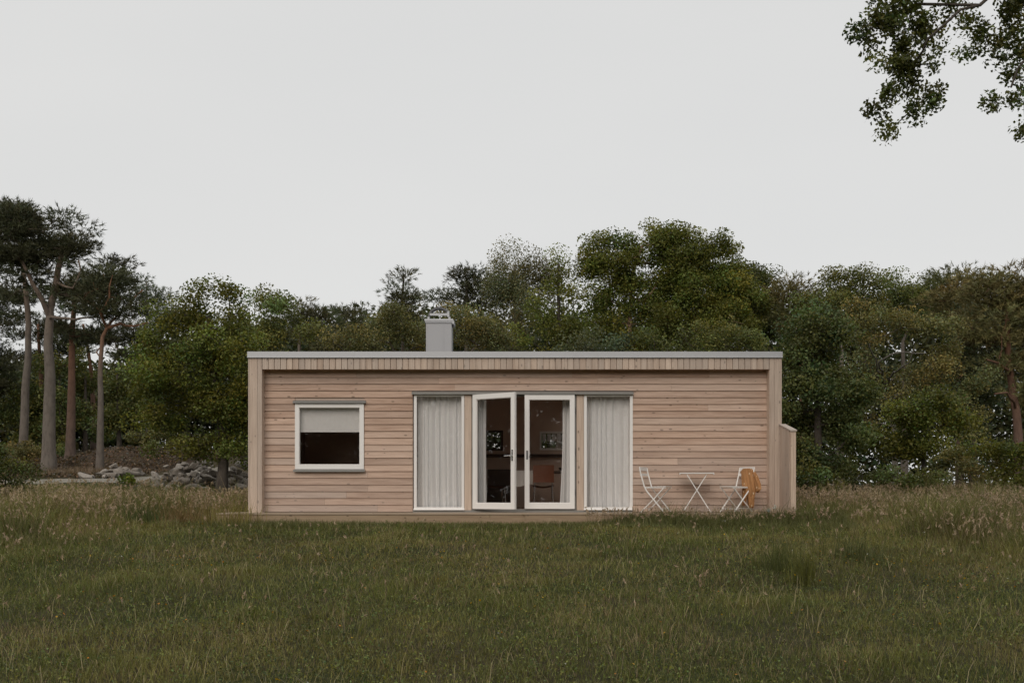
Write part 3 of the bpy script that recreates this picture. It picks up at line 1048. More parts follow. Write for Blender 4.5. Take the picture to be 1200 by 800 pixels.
# jacket hanging over the chair back
def make_jacket():
    t = NT('spotted_ochre_cotton')
    v = t.coords((1, 1, 1))
    vo = t.n('ShaderNodeTexVoronoi'); vo.inputs['Scale'].default_value = 11
    t.l(v, vo.inputs['Vector'])
    d = t.ramp(vo.outputs['Distance'], 0.24, 0.17)
    c = t.mix(t.noise(v, 20, 3), (0.34, 0.168, 0.070), (0.45, 0.238, 0.108))
    c = t.mix(d, c, (0.68, 0.50, 0.32))
    m = t.done(t.principled(c, 0.9, 0, 0.1))
    t2 = M
    bx, by = 4.265, 17.60
    mb = MB()
    # body: a folded sheet draped over the top rail, one side in front (towards us), one behind
    def sheet(outline, y0, depth, seed, nx=22, nz=30):
        zs = np.linspace(0, 1, nz)
        P = np.zeros((nz, nx, 3))
        for j, tt in enumerate(zs):
            zt = outline[0][0] + (outline[-1][0] - outline[0][0]) * tt
            zz = [q[0] for q in outline]
            xl = np.interp(-zt, [-q for q in zz], [q[1] for q in outline])
            xr = np.interp(-zt, [-q for q in zz], [q[2] for q in outline])
            u = np.linspace(0, 1, nx)
            P[j, :, 0] = xl + (xr - xl) * u
            fold = 0.018 * np.sin(u * 11 + seed + tt * 2) + 0.012 * np.sin(u * 23 + seed * 2 - tt * 3)
            bulge = depth * np.sin(np.pi * u) ** 0.6
            P[j, :, 1] = y0 - bulge * (0.35 + 0.65 * min(1, tt * 3)) + fold * min(1, 0.3 + tt * 2)
            P[j, :, 2] = zt + 0.015 * np.sin(u * 9 + seed) * tt
        Q = P[:, ::-1].copy()
        Q[:, :, 1] = 2 * y0 + 0.05 - Q[:, :, 1]
        for A in (P, Q):                    # it hangs along the slanting chair back
            A[:, :, 1] -= np.clip(0.5 * (Z(552) - A[:, :, 2]), 0, .16)
            A[:, :, 1] += np.clip(-1.5 * (A[:, :, 0] - 4.32), -.16, .30)
        mb.grid(P)
        mb.grid(Q)
        edge = [P[:, 0], Q[:, -1]]
        mb.grid(np.array(edge).transpose(1, 0, 2))
        mb.grid(np.array([Q[:, 0], P[:, -1]]).transpose(1, 0, 2))
        mb.grid(np.array([P[0], Q[0, ::-1]]))
        mb.grid(np.array([P[-1], Q[-1, ::-1]]))
    X = lambda px: (px - 600) / (65.3 + (px - 868) / 25 * 2.0)
    Z = lambda py: EYE + (578 - py) / 65.9
    # z, left, right, in the photograph's outline
    sheet([(Z(548.5), X(872.5), X(880)), (Z(551), X(869.5), X(883)), (Z(560), X(868.5), X(884)), (Z(572), X(868), X(884)), (Z(580), X(868), X(885))], by - 0.03, 0.05, 1.0)
    sheet([(Z(577), X(868.2), X(875.5)), (Z(584), X(868), X(874)), (Z(591.5), X(867.5), X(871.5))], by - 0.04, 0.03, 2.1, 10, 12)
    sheet([(Z(576), X(874), X(884.5)), (Z(584), X(875), X(883.5)), (Z(591), X(876), X(883)), (Z(594), X(877), X(882))], by - 0.05, 0.04, 3.3, 14, 14)
    sheet([(Z(549), X(878), X(884)), (Z(552), X(879), X(888)), (Z(558), X(882), X(891)), (Z(567), X(884), X(893.2)), (Z(573), X(885), X(893.3)), (Z(576), X(885.5), X(891))], by + 0.02, 0.06, 4.4, 16, 20)
    o = mb.build('jacket', m, base=(bx, by, Z(594)), smooth=True)
    tag(o, 'ochre spotted cotton jacket hanging over the right folding chair', 'jacket')
make_jacket()

# ------------------------------------------------------------------ trees
def leaf_cloud(cent, n_per, sig, size, base, var, r, up=0.3, cvar=0.26, flat=0.7, droop=0.0):
    """leaf quads round the cluster centres; returns verts, faces, cols"""
    n = len(cent)
    k = n * n_per
    c = np.repeat(cent, n_per, 0)
    s = np.repeat(sig * r.uniform(0.7, 1.3, n), n_per)
    g = r.normal(size=(k, 3))
    g *= np.minimum(1, 1.9 / (np.linalg.norm(g, axis=1) + 1e-6))[:, None]
    g[:, 2] *= flat
    p = c + g * s[:, None]
    if droop:
        p[:, 2] -= droop * np.abs(r.normal(size=k)) * s
    nrm = r.normal(size=(k, 3)) + np.array((0, 0, up * 2))
    nrm /= np.linalg.norm(nrm, axis=1)[:, None]
    a = np.cross(nrm, r.normal(size=(k, 3)))
    a /= np.linalg.norm(a, axis=1)[:, None]
    b = np.cross(nrm, a)
    L = size * r.uniform(0.65, 1.35, k)[:, None]
    W = L * 0.62
    tip = nrm * (L * r.uniform(-0.35, 0.1, (k, 1)))
    v = np.stack([p - a * L * .5, p + b * W * .5, p + a * L * .5 + tip, p - b * W * .5], 1).reshape(-1, 3)
    f = np.arange(k * 4).reshape(-1, 4)
    cl = np.repeat(1 + cvar * r.normal(size=n), n_per)
    hue = np.repeat(r.normal(size=n) * 0.7, n_per) + r.normal(size=k) * 0.6
    big = 0.72 + 0.56 * fbm(c, 0.55, 7, 2)
    br = np.clip(cl * big * (1 + var * r.normal(size=k)), 0.35, 2.4)
    col = np.asarray(base)[None, :] * br[:, None]
    col[:, 0] *= 1 + 0.16 * np.clip(hue, -2, 2)
    col[:, 2] *= 1 - 0.12 * np.clip(hue, -2, 2)
    return v, f, np.repeat(np.clip(col, 0.004, 0.6), 4, 0)

def needle_cloud(cent, n_per, sig, size, base, var, r, flat=0.32, cvar=0.2, width=0.017, needles=9):
    n = len(cent)
    k = n * n_per
    c = np.repeat(cent, n_per, 0)
    s = np.repeat(sig * r.uniform(0.7, 1.35, n), n_per)
    g = r.normal(size=(k, 3))
    g *= np.minimum(1, 1.8 / (np.linalg.norm(g, axis=1) + 1e-6))[:, None]
    g[:, 2] *= flat
    p = c + g * s[:, None]
    # every tuft points outwards and up
    ax = g * np.array((1, 1, 0.6)) + np.array((0, 0, 0.55)) + r.normal(size=(k, 3)) * 0.25
    ax /= np.linalg.norm(ax, axis=1)[:, None]
    m = k * needles
    P = np.repeat(p, needles, 0)
    d = np.repeat(ax, needles, 0) + r.normal(size=(m, 3)) * 0.55
    d /= np.linalg.norm(d, axis=1)[:, None]
    P = P + np.repeat(ax, needles, 0) * (r.uniform(-0.5, 0.5, (m, 1)) * size)
    w = np.cross(d, r.normal(size=(m, 3)))
    w /= np.linalg.norm(w, axis=1)[:, None]
    L = size * r.uniform(0.7, 1.2, (m, 1))
    v = np.stack([P - w * width * .5, P + w * width * .5, P + d * L], 1).reshape(-1, 3)
    f = np.arange(m * 3).reshape(-1, 3)
    br = np.repeat(1 + cvar * r.normal(size=n), n_per) * (1 + var * r.normal(size=k))
    br = np.clip(np.repeat(br, needles), 0.4, 2.0)
    col = np.asarray(base)[None, :] * br[:, None]
    hue = np.repeat(np.repeat(r.normal(size=n), n_per), needles)
    col[:, 0] *= 1 + 0.10 * np.clip(hue, -2, 2)
    return v, f, np.repeat(np.clip(col, 0.004, 0.6), 3, 0)

def skeleton(trunk, r_base, cent, r, limbs=(), tip=0.010, sag=0.1, min_h=0.3):
    """branches from the trunk polyline to every cluster centre, thickness by what each carries"""
    def dens(p, step):
        out = [p[0]]
        for a, b in zip(p[:-1], p[1:]):
            n = max(1, int(np.linalg.norm(b - a) / step))
            for k in range(1, n + 1):
                out.append(a + (b - a) * k / n)
        return np.array(out)
    tr = dens(np.array(trunk, float), 0.35)
    wob = (np.stack([noise(np.stack([tr[:, 2], tr[:, 2] * 0], 1), 0.8, 3 + int(abs(tr[0, 0]) * 10) % 50), noise(np.stack([tr[:, 2], tr[:, 2] * 0 + 5], 1), 0.8, 9)], 1) - .5) * r_base * 1.1
    tr[1:, :2] += wob[1:] * np.linspace(0, 1, len(tr))[1:, None]
    nodes = [tuple(q) for q in tr]
    par = [-1] + list(range(len(tr) - 1))
    pinned = len(nodes)
    lim_rad = {}
    for lp, lr in limbs:
        lp = dens(np.array(lp, float), 0.3)
        arr = np.array(nodes)
        k0 = int(np.argmin(np.linalg.norm(arr - lp[0], axis=1)))
        pr = k0
        for i, q in enumerate(lp[1:]):
            nodes.append(tuple(q + r.normal(size=3) * 0.035))
            par.append(pr)
            pr = len(nodes) - 1
            lim_rad[pr] = lr * (1 - 0.65 * i / len(lp))
    h0 = tr[0, 2] + min_h * (tr[-1, 2] - tr[0, 2])
    order = np.argsort([np.min(np.linalg.norm(tr - c, axis=1)) for c in cent])
    ends = []
    for ci in order:
        c = cent[ci]
        arr = np.array(nodes)
        d = np.linalg.norm(arr - c, axis=1)
        pen = d + np.where(arr[:, 2] < h0, 50, 0) + 0.35 * np.maximum(0, arr[:, 2] - c[2])
        k0 = int(np.argmin(pen))
        a = arr[k0]
        L = d[k0]
        n = 1 if L < 0.5 else (2 if L < 1.3 else 3)
        pr = k0
        for q in range(1, n + 1):
            t = q / n
            pt = a + (c - a) * t + r.normal(size=3) * 0.06 * L * (t < 1) + np.array((0, 0, sag * L * math.sin(math.pi * t)))
            nodes.append(tuple(pt))
            par.append(pr)
            pr = len(nodes) - 1
        ends.append(pr)
    N = len(nodes)
    cnt = np.zeros(N)
    for e in ends:
        cnt[e] += 1
    for i in range(N - 1, 0, -1):
        cnt[par[i]] += cnt[i]
    rad = tip * np.maximum(cnt, 0.6) ** 0.46
    nt = len(tr)
    taper = r_base * (1 - 0.62 * np.linspace(0, 1, nt))
    taper[:3] *= np.array((1.35, 1.15, 1.05))[:min(3, nt)]
    for i in range(nt):
        rad[i] = taper[i]
    for i, lr in lim_rad.items():
        rad[i] = max(min(rad[i], lr), lr * 0.8)
    for i in range(nt, N):
        rad[i] = min(rad[i], rad[par[i]] * 0.88)
    return np.array(nodes), np.array(par), rad, nt

def skin_branches(nodes, par, rad, nt, sides=6):
    mb = MB()
    mb.tube(nodes[:nt], rad[:nt], 12 if rad[0] > 0.07 else 8)
    used = set()
    kids = {}
    for i in range(nt, len(nodes)):
        kids.setdefault(par[i], []).append(i)
    starts = [i for i in range(nt, len(nodes)) if par[i] < nt or len(kids.get(par[i], [])) > 1 and kids[par[i]][0] != i]
    for s in starts:
        ch = [par[s], s]
        while kids.get(ch[-1]):
            ch.append(kids[ch[-1]][0])
        rr = rad[ch].copy()
        rr[0] = rr[1] * 1.05
        mb.tube(nodes[ch], rr, sides if rr[1] > 0.02 else 4, caps=False)
    return mb

BARKS = {
    'pine': m_bark('scots_pine_bark', (0.15, 0.128, 0.108), (0.24, 0.125, 0.072), 4.2, 6.4),
    'pine_red': m_bark('red_pine_bark', (0.125, 0.092, 0.075), (0.20, 0.105, 0.066), 1.5, 6.0),
    'pine_grey': m_bark('grey_pine_bark', (0.165, 0.142, 0.120), (0.19, 0.14, 0.105), 5.5, 8.5),
    'grey': m_bark('grey_bark', (0.10, 0.085, 0.07), (0.20, 0.175, 0.15)),
    'dark': m_bark('dark_bark', (0.05, 0.042, 0.034), (0.11, 0.092, 0.075)),
    'pale': m_bark('pale_bark', (0.11, 0.10, 0.088), (0.20, 0.185, 0.16)),
    'pinkish': m_bark('pinkish_bark', (0.24, 0.15, 0.11), (0.40, 0.27, 0.20)),
}
GREEN = {
    'oak': (0.136, 0.150, 0.031), 'deep': (0.092, 0.108, 0.032), 'olive': (0.177, 0.170, 0.067), 'birch': (0.144, 0.146, 0.072),
    'pine': (0.088, 0.094, 0.044), 'pine_dark': (0.068, 0.073, 0.036), 'pine_brown': (0.169, 0.146, 0.058), 'ivy': (0.113, 0.136, 0.047),
    'bluish': (0.095, 0.113, 0.059), 'bright': (0.156, 0.184, 0.028), 'hazel': (0.132, 0.144, 0.044),
}

def tree(name, label, Y, trunk, lobes, kind='leaf', green='oak', bark='grey', r_px=6, dens=1.0, n_per=90, size=0.10, sig=0.42,
         seed=1, group=None, limbs=(), sag=0.08, min_h=0.3, cl_m2=1.15, spread=0.85, flat=0.7, droop=0.0, shell=0.45, cut=0.17, tag_cat='tree', width=0.02, kind_boughs=True):
    """trunk: reference pixels from the foot up; lobes: (px, py, rx, ry) ellipses of the crown in reference pixels"""
    r = np.random.default_rng(seed)
    if kind == 'leaf':
        size, n_per, cl_m2, sig = size * 0.88, int(n_per * 2.7), cl_m2 * 2.8, sig * 0.78
    else:
        size, n_per, cl_m2, width, sig = size * 1.1, int(n_per * 2.0), cl_m2 * 3.0, 0.030, sig * 0.85
    foot = at(trunk[0][0], trunk[0][1], Y)
    foot[2] = gz(foot[0], Y) - 0.08
    tp = [foot]
    for k, (px, py) in enumerate(trunk[1:]):
        q = at(px, py, Y)
        q[1] += r.uniform(-0.25, 0.25)
        if q[2] > foot[2] + 0.3:
            tp.append(q)
    cent = []
    s = Y / F
    for (px, py, rx, ry) in lobes:
        c = at(px, py, Y)
        rx_, ry_ = rx * s, ry * s
        rd = max(rx_, ry_ * 0.7) * spread
        n = max(2, int(4 * rx_ * ry_ * cl_m2 * dens * (0.7 + 0.35 * rd)))
        if n > 12 and kind_boughs:
            n //= 4
            sub = 4
        else:
            sub = 1
        d = r.normal(size=(n, 3))
        d /= np.linalg.norm(d, axis=1)[:, None]
        u = r.uniform(shell ** 3, 1, n) ** (1 / 3)
        u = u * (0.72 + 0.56 * noise(d * 1.9 + np.array((px, py, seed)) * 0.37, 1.0, seed))
        far_ = r.uniform(size=n) < 0.17                     # sprigs that stick out of the outline
        u = np.where(far_, u * r.uniform(1.05, 1.42, n), u)
        p = c + d * u[:, None] * np.array((rx_, rd, ry_))
        if sub > 1:                                         # boughs: clusters gather in fours
            p = np.repeat(p, sub, 0) + r.normal(size=(n * sub, 3)) * np.array((rx_, rd, ry_ * .7)) * 0.17
        keep = noise(p, 0.9, seed) > cut
        cent.append(p[keep])
    cent = np.concatenate(cent)
    cent = cent[cent[:, 2] > ground(cent[:, 0], cent[:, 1]) + 0.25]
    L = []
    for pts, lr in limbs:
        q = [at(a, b, Y + dy) for (a, b, dy) in pts]
        L.append((q, lr * s))
    root = empty(name, tuple(foot), label, tag_cat, group)
    nodes, par, rad, nt = skeleton(tp, r_px * s, cent, r, L, sag=sag, min_h=min_h)
    skin_branches(nodes, par, rad, nt).build('trunk', BARKS[bark], root, smooth=True)
    if kind == 'leaf':
        v, f, c = leaf_cloud(cent, n_per, sig, size, GREEN[green], 0.2, r, flat=flat, droop=droop)
        big_mesh('crown', v, f, c, M['leaf'], root)
    else:
        v, f, c = needle_cloud(cent, n_per, sig, size, GREEN[green], 0.2, r, flat=flat, width=width)
        big_mesh('crown', v, f, c, M['needle'], root)
    return root

PINE = dict(kind='pine', n_per=26, size=0.17, sig=0.50, flat=0.36, sag=0.02, cl_m2=1.25, spread=0.8, cut=0.13, min_h=0.55)
GP = 'tall pines left of the cabin'
tree('pine_tree', 'tallest pine, with the thickest straight grey trunk and a forked top, left of the cabin', 38,
     [(57, 553), (56, 460), (57, 362), (66, 330), (72, 300)],
     [(38, 262, 42, 26), (78, 272, 30, 24), (85, 300, 24, 18), (20, 275, 34, 30), (60, 300, 40, 22), (20, 315, 30, 20), (60, 335, 34, 16)],
     green='pine_dark', bark='pine_grey', r_px=8.3, seed=21, group=GP,
     limbs=[([(57, 368, 0), (45, 345, -.3), (32, 325, -.6), (20, 300, -.6)], 4), ([(57, 365, 0), (68, 345, .4), (95, 345, .4), (118, 338, .3)], 2.6),
            ([(57, 372, 0), (85, 374, -.8), (110, 371, -1), (122, 360, -1)], 2.4), ([(66, 330, 0), (84, 338, -.5), (96, 318, -.6), (92, 305, -.6)], 2)], **PINE)
tree('pine_tree', 'slender leaning grey pine trunk at the far left, left of the tallest pine', 42,
     [(26, 528), (31, 460), (36, 380), (33, 340), (22, 290)],
     [(5, 258, 34, 26), (-20, 280, 35, 30), (-5, 305, 34, 20), (22, 350, 26, 14)], green='pine_dark', bark='pine_grey', r_px=5.5, seed=22, group=GP, **PINE)
tree('pine_tree', 'reddish pine trunk between the thickest trunk and the thin orange one', 43,
     [(82, 538), (83, 460), (85, 395), (90, 340)],
     [(118, 318, 30, 22), (100, 345, 30, 18), (75, 350, 24, 14), (128, 340, 22, 18), (95, 385, 30, 16)], green='pine_dark', bark='pine_red', r_px=6, seed=23, group=GP, **PINE)
tree('pine_tree', 'thin pine with an orange upper trunk that bends right, beside the broad leafy tree', 36,
     [(117, 548), (118, 470), (120, 395), (124, 384), (140, 379)],
     [(132, 330, 28, 17), (146, 350, 20, 16), (112, 340, 26, 18), (125, 360, 28, 15), (150, 372, 12, 14)], green='pine_dark', bark='pine', r_px=4.6, seed=24, group=GP,
     limbs=[([(122, 385, 0), (140, 368, .2), (158, 350, .3), (166, 340, .3)], 2), ([(119, 425, 0), (113, 412, .2), (118, 405, .3)], 1.2), ([(124, 384, 0), (118, 365, -.4), (128, 350, -.6), (130, 335, -.6)], 2.0),
            ([(140, 379, 0), (158, 383, -.2), (172, 378, -.2)], 1.6)], **PINE)
tree('pine_tree', 'dark low-crowned pine at the very left edge of the photo', 50,
     [(-6, 520), (-4, 420), (0, 350)],
     [(0, 345, 26, 20), (14, 375, 20, 16), (-5, 400, 22, 24), (6, 440, 16, 20), (-30, 360, 30, 30), (-30, 420, 30, 40)], green='pine_dark', bark='pine_grey', r_px=5, seed=25, group=GP, **PINE)
tree('pine_tree', 'thin dark pine stem in the shade behind the thickest trunk', 54,
     [(46, 520), (48, 440), (46, 380)], [(40, 385, 30, 18), (60, 400, 30, 16), (30, 420, 22, 14)], green='pine_dark', bark='pine_red', r_px=4, seed=26, group=GP, **PINE)
tree('pine_tree', 'crooked thin dark pine stem seen between the reddish and the orange trunks', 56,
     [(110, 520), (108, 450), (103, 410), (98, 380)], [(105, 390, 30, 16), (140, 395, 28, 18), (165, 400, 20, 25)], green='pine_dark', bark='pine_red', r_px=3.5, seed=27, group=GP, **PINE)
# leafy growth under the pines
GU = 'leafy young trees in the shade under the pines'
tree('understory_tree', 'green leafy young tree behind the leaning trunk at far left', 52, [(30, 520), (30, 440)], [(25, 450, 30, 35), (40, 490, 28, 30), (10, 500, 25, 28)], green='hazel', r_px=3, seed=31, group=GU, bark='dark', size=0.15, n_per=60)
tree('understory_tree', 'green leafy young tree seen between the thickest and reddish trunks', 52, [(72, 520), (72, 440)], [(70, 450, 20, 35), (66, 490, 22, 30)], green='hazel', r_px=3, seed=32, group=GU, bark='dark', size=0.15, n_per=60)
tree('understory_tree', 'green leafy young tree seen between the reddish and orange trunks', 53, [(100, 520), (100, 440)], [(102, 450, 22, 32), (98, 490, 24, 28)], green='hazel', r_px=3, seed=33, group=GU, bark='dark', size=0.15, n_per=60)
tree('understory_tree', 'green leafy young tree just right of the orange pine trunk', 50, [(140, 520), (140, 440)], [(142, 440, 24, 36), (146, 485, 24, 34), (170, 470, 25, 35)], green='hazel', r_px=3, seed=34, group=GU, bark='dark', size=0.15, n_per=60)

tree('broadleaf_tree', 'broad yellow-green leafy tree touching the left end of the cabin', 26.5,
     [(259, 577), (259, 530), (255, 480), (248, 420), (240, 370)],
     [(238, 345, 18, 18), (258, 342, 16, 16), (282, 352, 18, 16), (212, 365, 24, 24), (188, 400, 28, 32), (240, 395, 48, 36), (290, 395, 32, 40), (172, 425, 20, 20), (215, 440, 52, 38), (270, 450, 45, 50), (190, 475, 34, 30), (235, 495, 52, 38), (285, 505, 40, 34), (205, 522, 34, 16), (262, 530, 40, 18), (315, 440, 30, 60)],
     green='oak', bark='dark', r_px=6.5, seed=41, n_per=95, size=0.085, sig=0.30, cl_m2=2.3, min_h=0.2, limbs=[([(259, 545, 0), (266, 520, .2), (275, 480, .4)], 4)])

tree('pine_tree', 'small spiky young pine top rising behind the broad leafy tree', 60, [(172, 440), (171, 330)], [(171, 332, 10, 10), (172, 350, 18, 12), (190, 352, 12, 12), (200, 372, 25, 20)], green='bluish', bark='grey', r_px=2, seed=42, **{**PINE, 'min_h': .2, 'flat': .6})
tree('broadleaf_tree', 'dull green tree whose rounded top shows just above the cabin left corner', 42, [(315, 520), (315, 400)], [(312, 350, 20, 14), (330, 370, 30, 22), (300, 380, 30, 28), (340, 395, 34, 22)], green='hazel', bark='grey', r_px=4, seed=43, size=0.12)
tree('pine_tree', 'dark round-topped pine above the roof left of the chimney', 50, [(352, 520), (352, 390)], [(350, 365, 24, 16), (372, 378, 20, 16), (340, 388, 30, 18), (375, 400, 30, 16)], green='pine', bark='pine_grey', r_px=4, seed=44, **{**PINE, 'min_h': .3})
tree('pine_tree', 'dark flat-topped pine with sky gaps below it, left of the olive trees', 54, [(408, 520), (406, 380)], [(400, 370, 16, 8), (418, 366, 16, 10), (400, 388, 28, 14), (425, 392, 24, 18)], green='pine', bark='pine_grey', r_px=4, seed=45, **{**PINE, 'min_h': .3})
tree('pine_tree', 'narrow pointed dark conifer standing up left of the chimney', 50, [(471, 520), (471, 322)], [(471, 325, 6, 9), (471, 342, 13, 10), (472, 360, 20, 12), (468, 380, 24, 14)], green='pine', bark='dark', r_px=3, seed=46, **{**PINE, 'flat': .55, 'min_h': .2, 'cl_m2': 1.8})
tree('olive_tree', 'rounded olive-brown leafy tree above the roof, first one left of the chimney', 35, [(455, 560), (455, 420)], [(440, 385, 34, 26), (465, 382, 30, 24), (415, 400, 30, 20), (480, 395, 24, 26)], green='olive', bark='grey', r_px=4, seed=47, size=0.085, sig=.32, cl_m2=2.0)
tree('olive_tree', 'rounded olive-brown leafy tree above the roof, directly right of the chimney', 36, [(545, 560), (545, 420)], [(535, 380, 26, 24), (560, 385, 28, 26), (520, 395, 30, 20), (575, 400, 24, 20)], green='olive', bark='grey', r_px=4, seed=48, size=0.085, sig=.32, cl_m2=2.0)
tree('pine_tree', 'dark feathery pine leaning over the chimney beside the grey-green tree', 47, [(547, 520), (547, 330)], [(544, 314, 12, 11), (548, 334, 20, 14), (530, 350, 14, 8), (552, 355, 24, 14), (515, 352, 12, 8)], green='pine_dark', bark='dark', r_px=4, seed=49, **{**PINE, 'min_h': .3, 'flat': .5, 'cl_m2': 1.6})
tree('birch_tree', 'tall hazy grey-green drooping birch between the chimney and the big oak', 45, [(605, 520), (603, 400), (603, 310)], [(596, 302, 20, 16), (618, 308, 20, 16), (590, 330, 26, 24), (625, 335, 24, 26), (605, 360, 40, 28), (640, 330, 12, 20), (600, 392, 44, 22)], green='birch', bark='pale', r_px=4, seed=50, size=0.095, n_per=110, sig=.40, flat=1.1, droop=.6, cut=.28, cl_m2=1.6)
tree('broadleaf_tree', 'pointed mid-green tree against the left flank of the big oak', 39, [(655, 540), (655, 400), (656, 310)], [(656, 306, 8, 12), (656, 328, 16, 14), (652, 352, 24, 18), (655, 380, 32, 22), (635, 398, 28, 16)], green='oak', bark='dark', r_px=4, seed=51, size=0.10, sig=.34, cl_m2=1.8)
tree('oak_tree', 'biggest and tallest oak above the roof, with a pinkish bare stem showing sky around it', 43,
     [(739, 520), (739, 420), (738, 360), (742, 320), (750, 290)],
     [(703, 288, 18, 16), (725, 290, 20, 18), (722, 312, 30, 16), (762, 288, 24, 22), (765, 275, 8, 12), (800, 290, 26, 24), (796, 272, 10, 8), (825, 312, 28, 26), (770, 320, 36, 20), (690, 320, 14, 24), (700, 345, 16, 14), (800, 345, 46, 28), (850, 345, 32, 28), (790, 385, 50, 24), (840, 385, 50, 24), (700, 375, 16, 8), (748, 345, 20, 18), (715, 362, 26, 20), (722, 392, 34, 18), (765, 375, 26, 26), (735, 405, 30, 12), (838, 312, 34, 26), (866, 325, 28, 24), (738, 312, 26, 20), (705, 320, 24, 20), (815, 335, 40, 30), (845, 370, 40, 26), (870, 355, 30, 26), (790, 305, 26, 24)],
     green='oak', bark='pinkish', r_px=4.2, seed=52, size=0.115, n_per=95, sig=.40, cl_m2=1.9, cut=.08, spread=.7)
tree('oak_tree', 'darker rounded oak at the right end of the roof line', 46, [(880, 520), (880, 380)], [(872, 318, 20, 16), (890, 332, 26, 22), (903, 350, 16, 18), (895, 360, 22, 26), (878, 380, 36, 26), (905, 375, 14, 26)], green='deep', bark='dark', r_px=5, seed=53, size=0.115, sig=.40, cl_m2=1.6)
GB = 'low leafy trees showing just above the roof'
tree('young_tree', 'low blue-green leafy top just above the roof under the bare pinkish stem', 34, [(700, 560), (700, 430)], [(700, 402, 32, 14), (680, 410, 20, 12), (725, 408, 20, 14)], green='bluish', bark='dark', r_px=3, seed=54, size=.09, sig=.3, group=GB, cl_m2=2)
tree('young_tree', 'low leafy top just above the roof under the middle of the big oak', 34, [(790, 560), (790, 430)], [(775, 402, 30, 16), (810, 400, 26, 18)], green='hazel', bark='dark', r_px=3, seed=55, size=.09, sig=.3, group=GB, cl_m2=2)
tree('young_tree', 'low leafy top just above the right end of the roof', 34, [(865, 560), (865, 430)], [(858, 396, 26, 20), (885, 402, 24, 18), (835, 405, 16, 14)], green='hazel', bark='dark', r_px=3, seed=56, size=.09, sig=.3, group=GB, cl_m2=2)

# right side
tree('hornbeam_tree', 'dense dark leafy tree close to the right end of the cabin', 23.5,
     [(958, 570), (958, 480), (956, 400)],
     [(955, 385, 26, 26), (935, 415, 28, 32), (975, 415, 30, 32), (945, 455, 40, 34), (985, 460, 34, 34), (940, 500, 40, 32), (985, 505, 36, 32), (955, 535, 46, 24), (920, 400, 16, 20)],
     green='ivy', bark='dark', r_px=6, seed=61, size=.082, n_per=120, sig=.27, cl_m2=3.4, cut=.06)
tree('larch_tree', 'brownish feathery tree showing behind the dense tree right of the cabin', 44, [(940, 520), (940, 400)], [(938, 345, 22, 16), (930, 365, 18, 20), (962, 352, 22, 22)], green='pine_brown', bark='pine_red', r_px=4, seed=62, **{**PINE, 'min_h': .3, 'flat': .6, 'cl_m2': 1.8})
tree('broadleaf_tree', 'tall mid-green tree with thin sprigs on top, behind the dense dark tree', 42, [(985, 520), (985, 400)], [(972, 325, 8, 9), (985, 342, 26, 18), (1015, 335, 24, 16), (1000, 360, 40, 24)], green='hazel', bark='grey', r_px=5, seed=63, size=.11, cl_m2=1.7)
tree('broadleaf_tree', 'wide green tree top at the skyline in the middle of the right-hand wood', 45, [(1060, 520), (1060, 400)], [(1045, 335, 26, 14), (1080, 340, 30, 16), (1060, 362, 44, 22), (1100, 360, 24, 22)], green='deep', bark='grey', r_px=5, seed=64, size=.11, cl_m2=1.7)
tree('willow_tree', 'pale olive tree with bare grey limbs showing in its crown', 31,
     [(1050, 568), (1045, 500), (1035, 450)],
     [(1040, 372, 34, 24), (1010, 385, 28, 22), (1075, 385, 32, 26), (1100, 410, 30, 28), (1020, 425, 26, 24), (1060, 455, 34, 22), (1110, 445, 30, 30), (1125, 480, 26, 30), (1010, 460, 26, 30)],
     green='olive', bark='pale', r_px=4.5, seed=65, size=.085, n_per=95, sig=.33, cl_m2=2.2, cut=.20,
     limbs=[([(1038, 452, 0), (1050, 432, -1.5), (1066, 426, -2.2), (1072, 408, -2.4)], 2.0), ([(1035, 450, 0), (1030, 425, -1.5), (1045, 415, -2), (1085, 412, -2.2)], 1.8), ([(1036, 450, 0), (1022, 415, -1.5), (1018, 406, -2)], 1.6)])
tree('young_tree', 'fresh green bushy young tree in front of the willow, lowest in the wood edge', 26.5, [(1085, 575), (1085, 500)], [(1085, 480, 38, 28), (1060, 505, 38, 28), (1110, 510, 32, 28), (1030, 520, 30, 26), (1085, 530, 50, 20)], green='oak', bark='dark', r_px=3.5, seed=66, size=.085, sig=.30, cl_m2=3.2, cut=.08)
tree('broadleaf_tree', 'dark blue-green tree between the willow and the pines at the right edge', 36, [(1140, 560), (1140, 440)], [(1140, 375, 22, 20), (1145, 405, 28, 28), (1140, 445, 30, 30), (1150, 485, 30, 36), (1150, 520, 34, 24)], green='bluish', bark='dark', r_px=5, seed=67, size=.10, sig=.36, cl_m2=1.8)
tree('pine_tree', 'brown-green pine at the right edge with layered boughs and orange trunk', 33,
     [(1196, 560), (1192, 480), (1186, 420), (1180, 360)],
     [(1150, 330, 26, 12), (1185, 326, 26, 14), (1165, 350, 38, 14), (1210, 345, 30, 20), (1160, 375, 34, 12), (1200, 375, 30, 14), (1175, 398, 34, 12), (1200, 425, 26, 14), (1170, 430, 20, 10), (1205, 460, 22, 16)],
     green='pine_brown', bark='pine_red', r_px=6.5, seed=68, limbs=[([(1188, 440, 0), (1170, 425, -.5), (1155, 420, -.8)], 2), ([(1192, 475, 0), (1178, 462, -.8), (1165, 462, -1)], 2)], **{**PINE, 'cl_m2': 1.7})
tree('pine_tree', 'brown-green pine on the skyline left of the right-edge pine', 40, [(1125, 540), (1124, 400)], [(1120, 325, 22, 12), (1135, 340, 30, 14), (1110, 352, 26, 14), (1130, 365, 30, 14)], green='pine_brown', bark='pine_red', r_px=5, seed=69, **{**PINE, 'cl_m2': 1.7, 'min_h': .35})
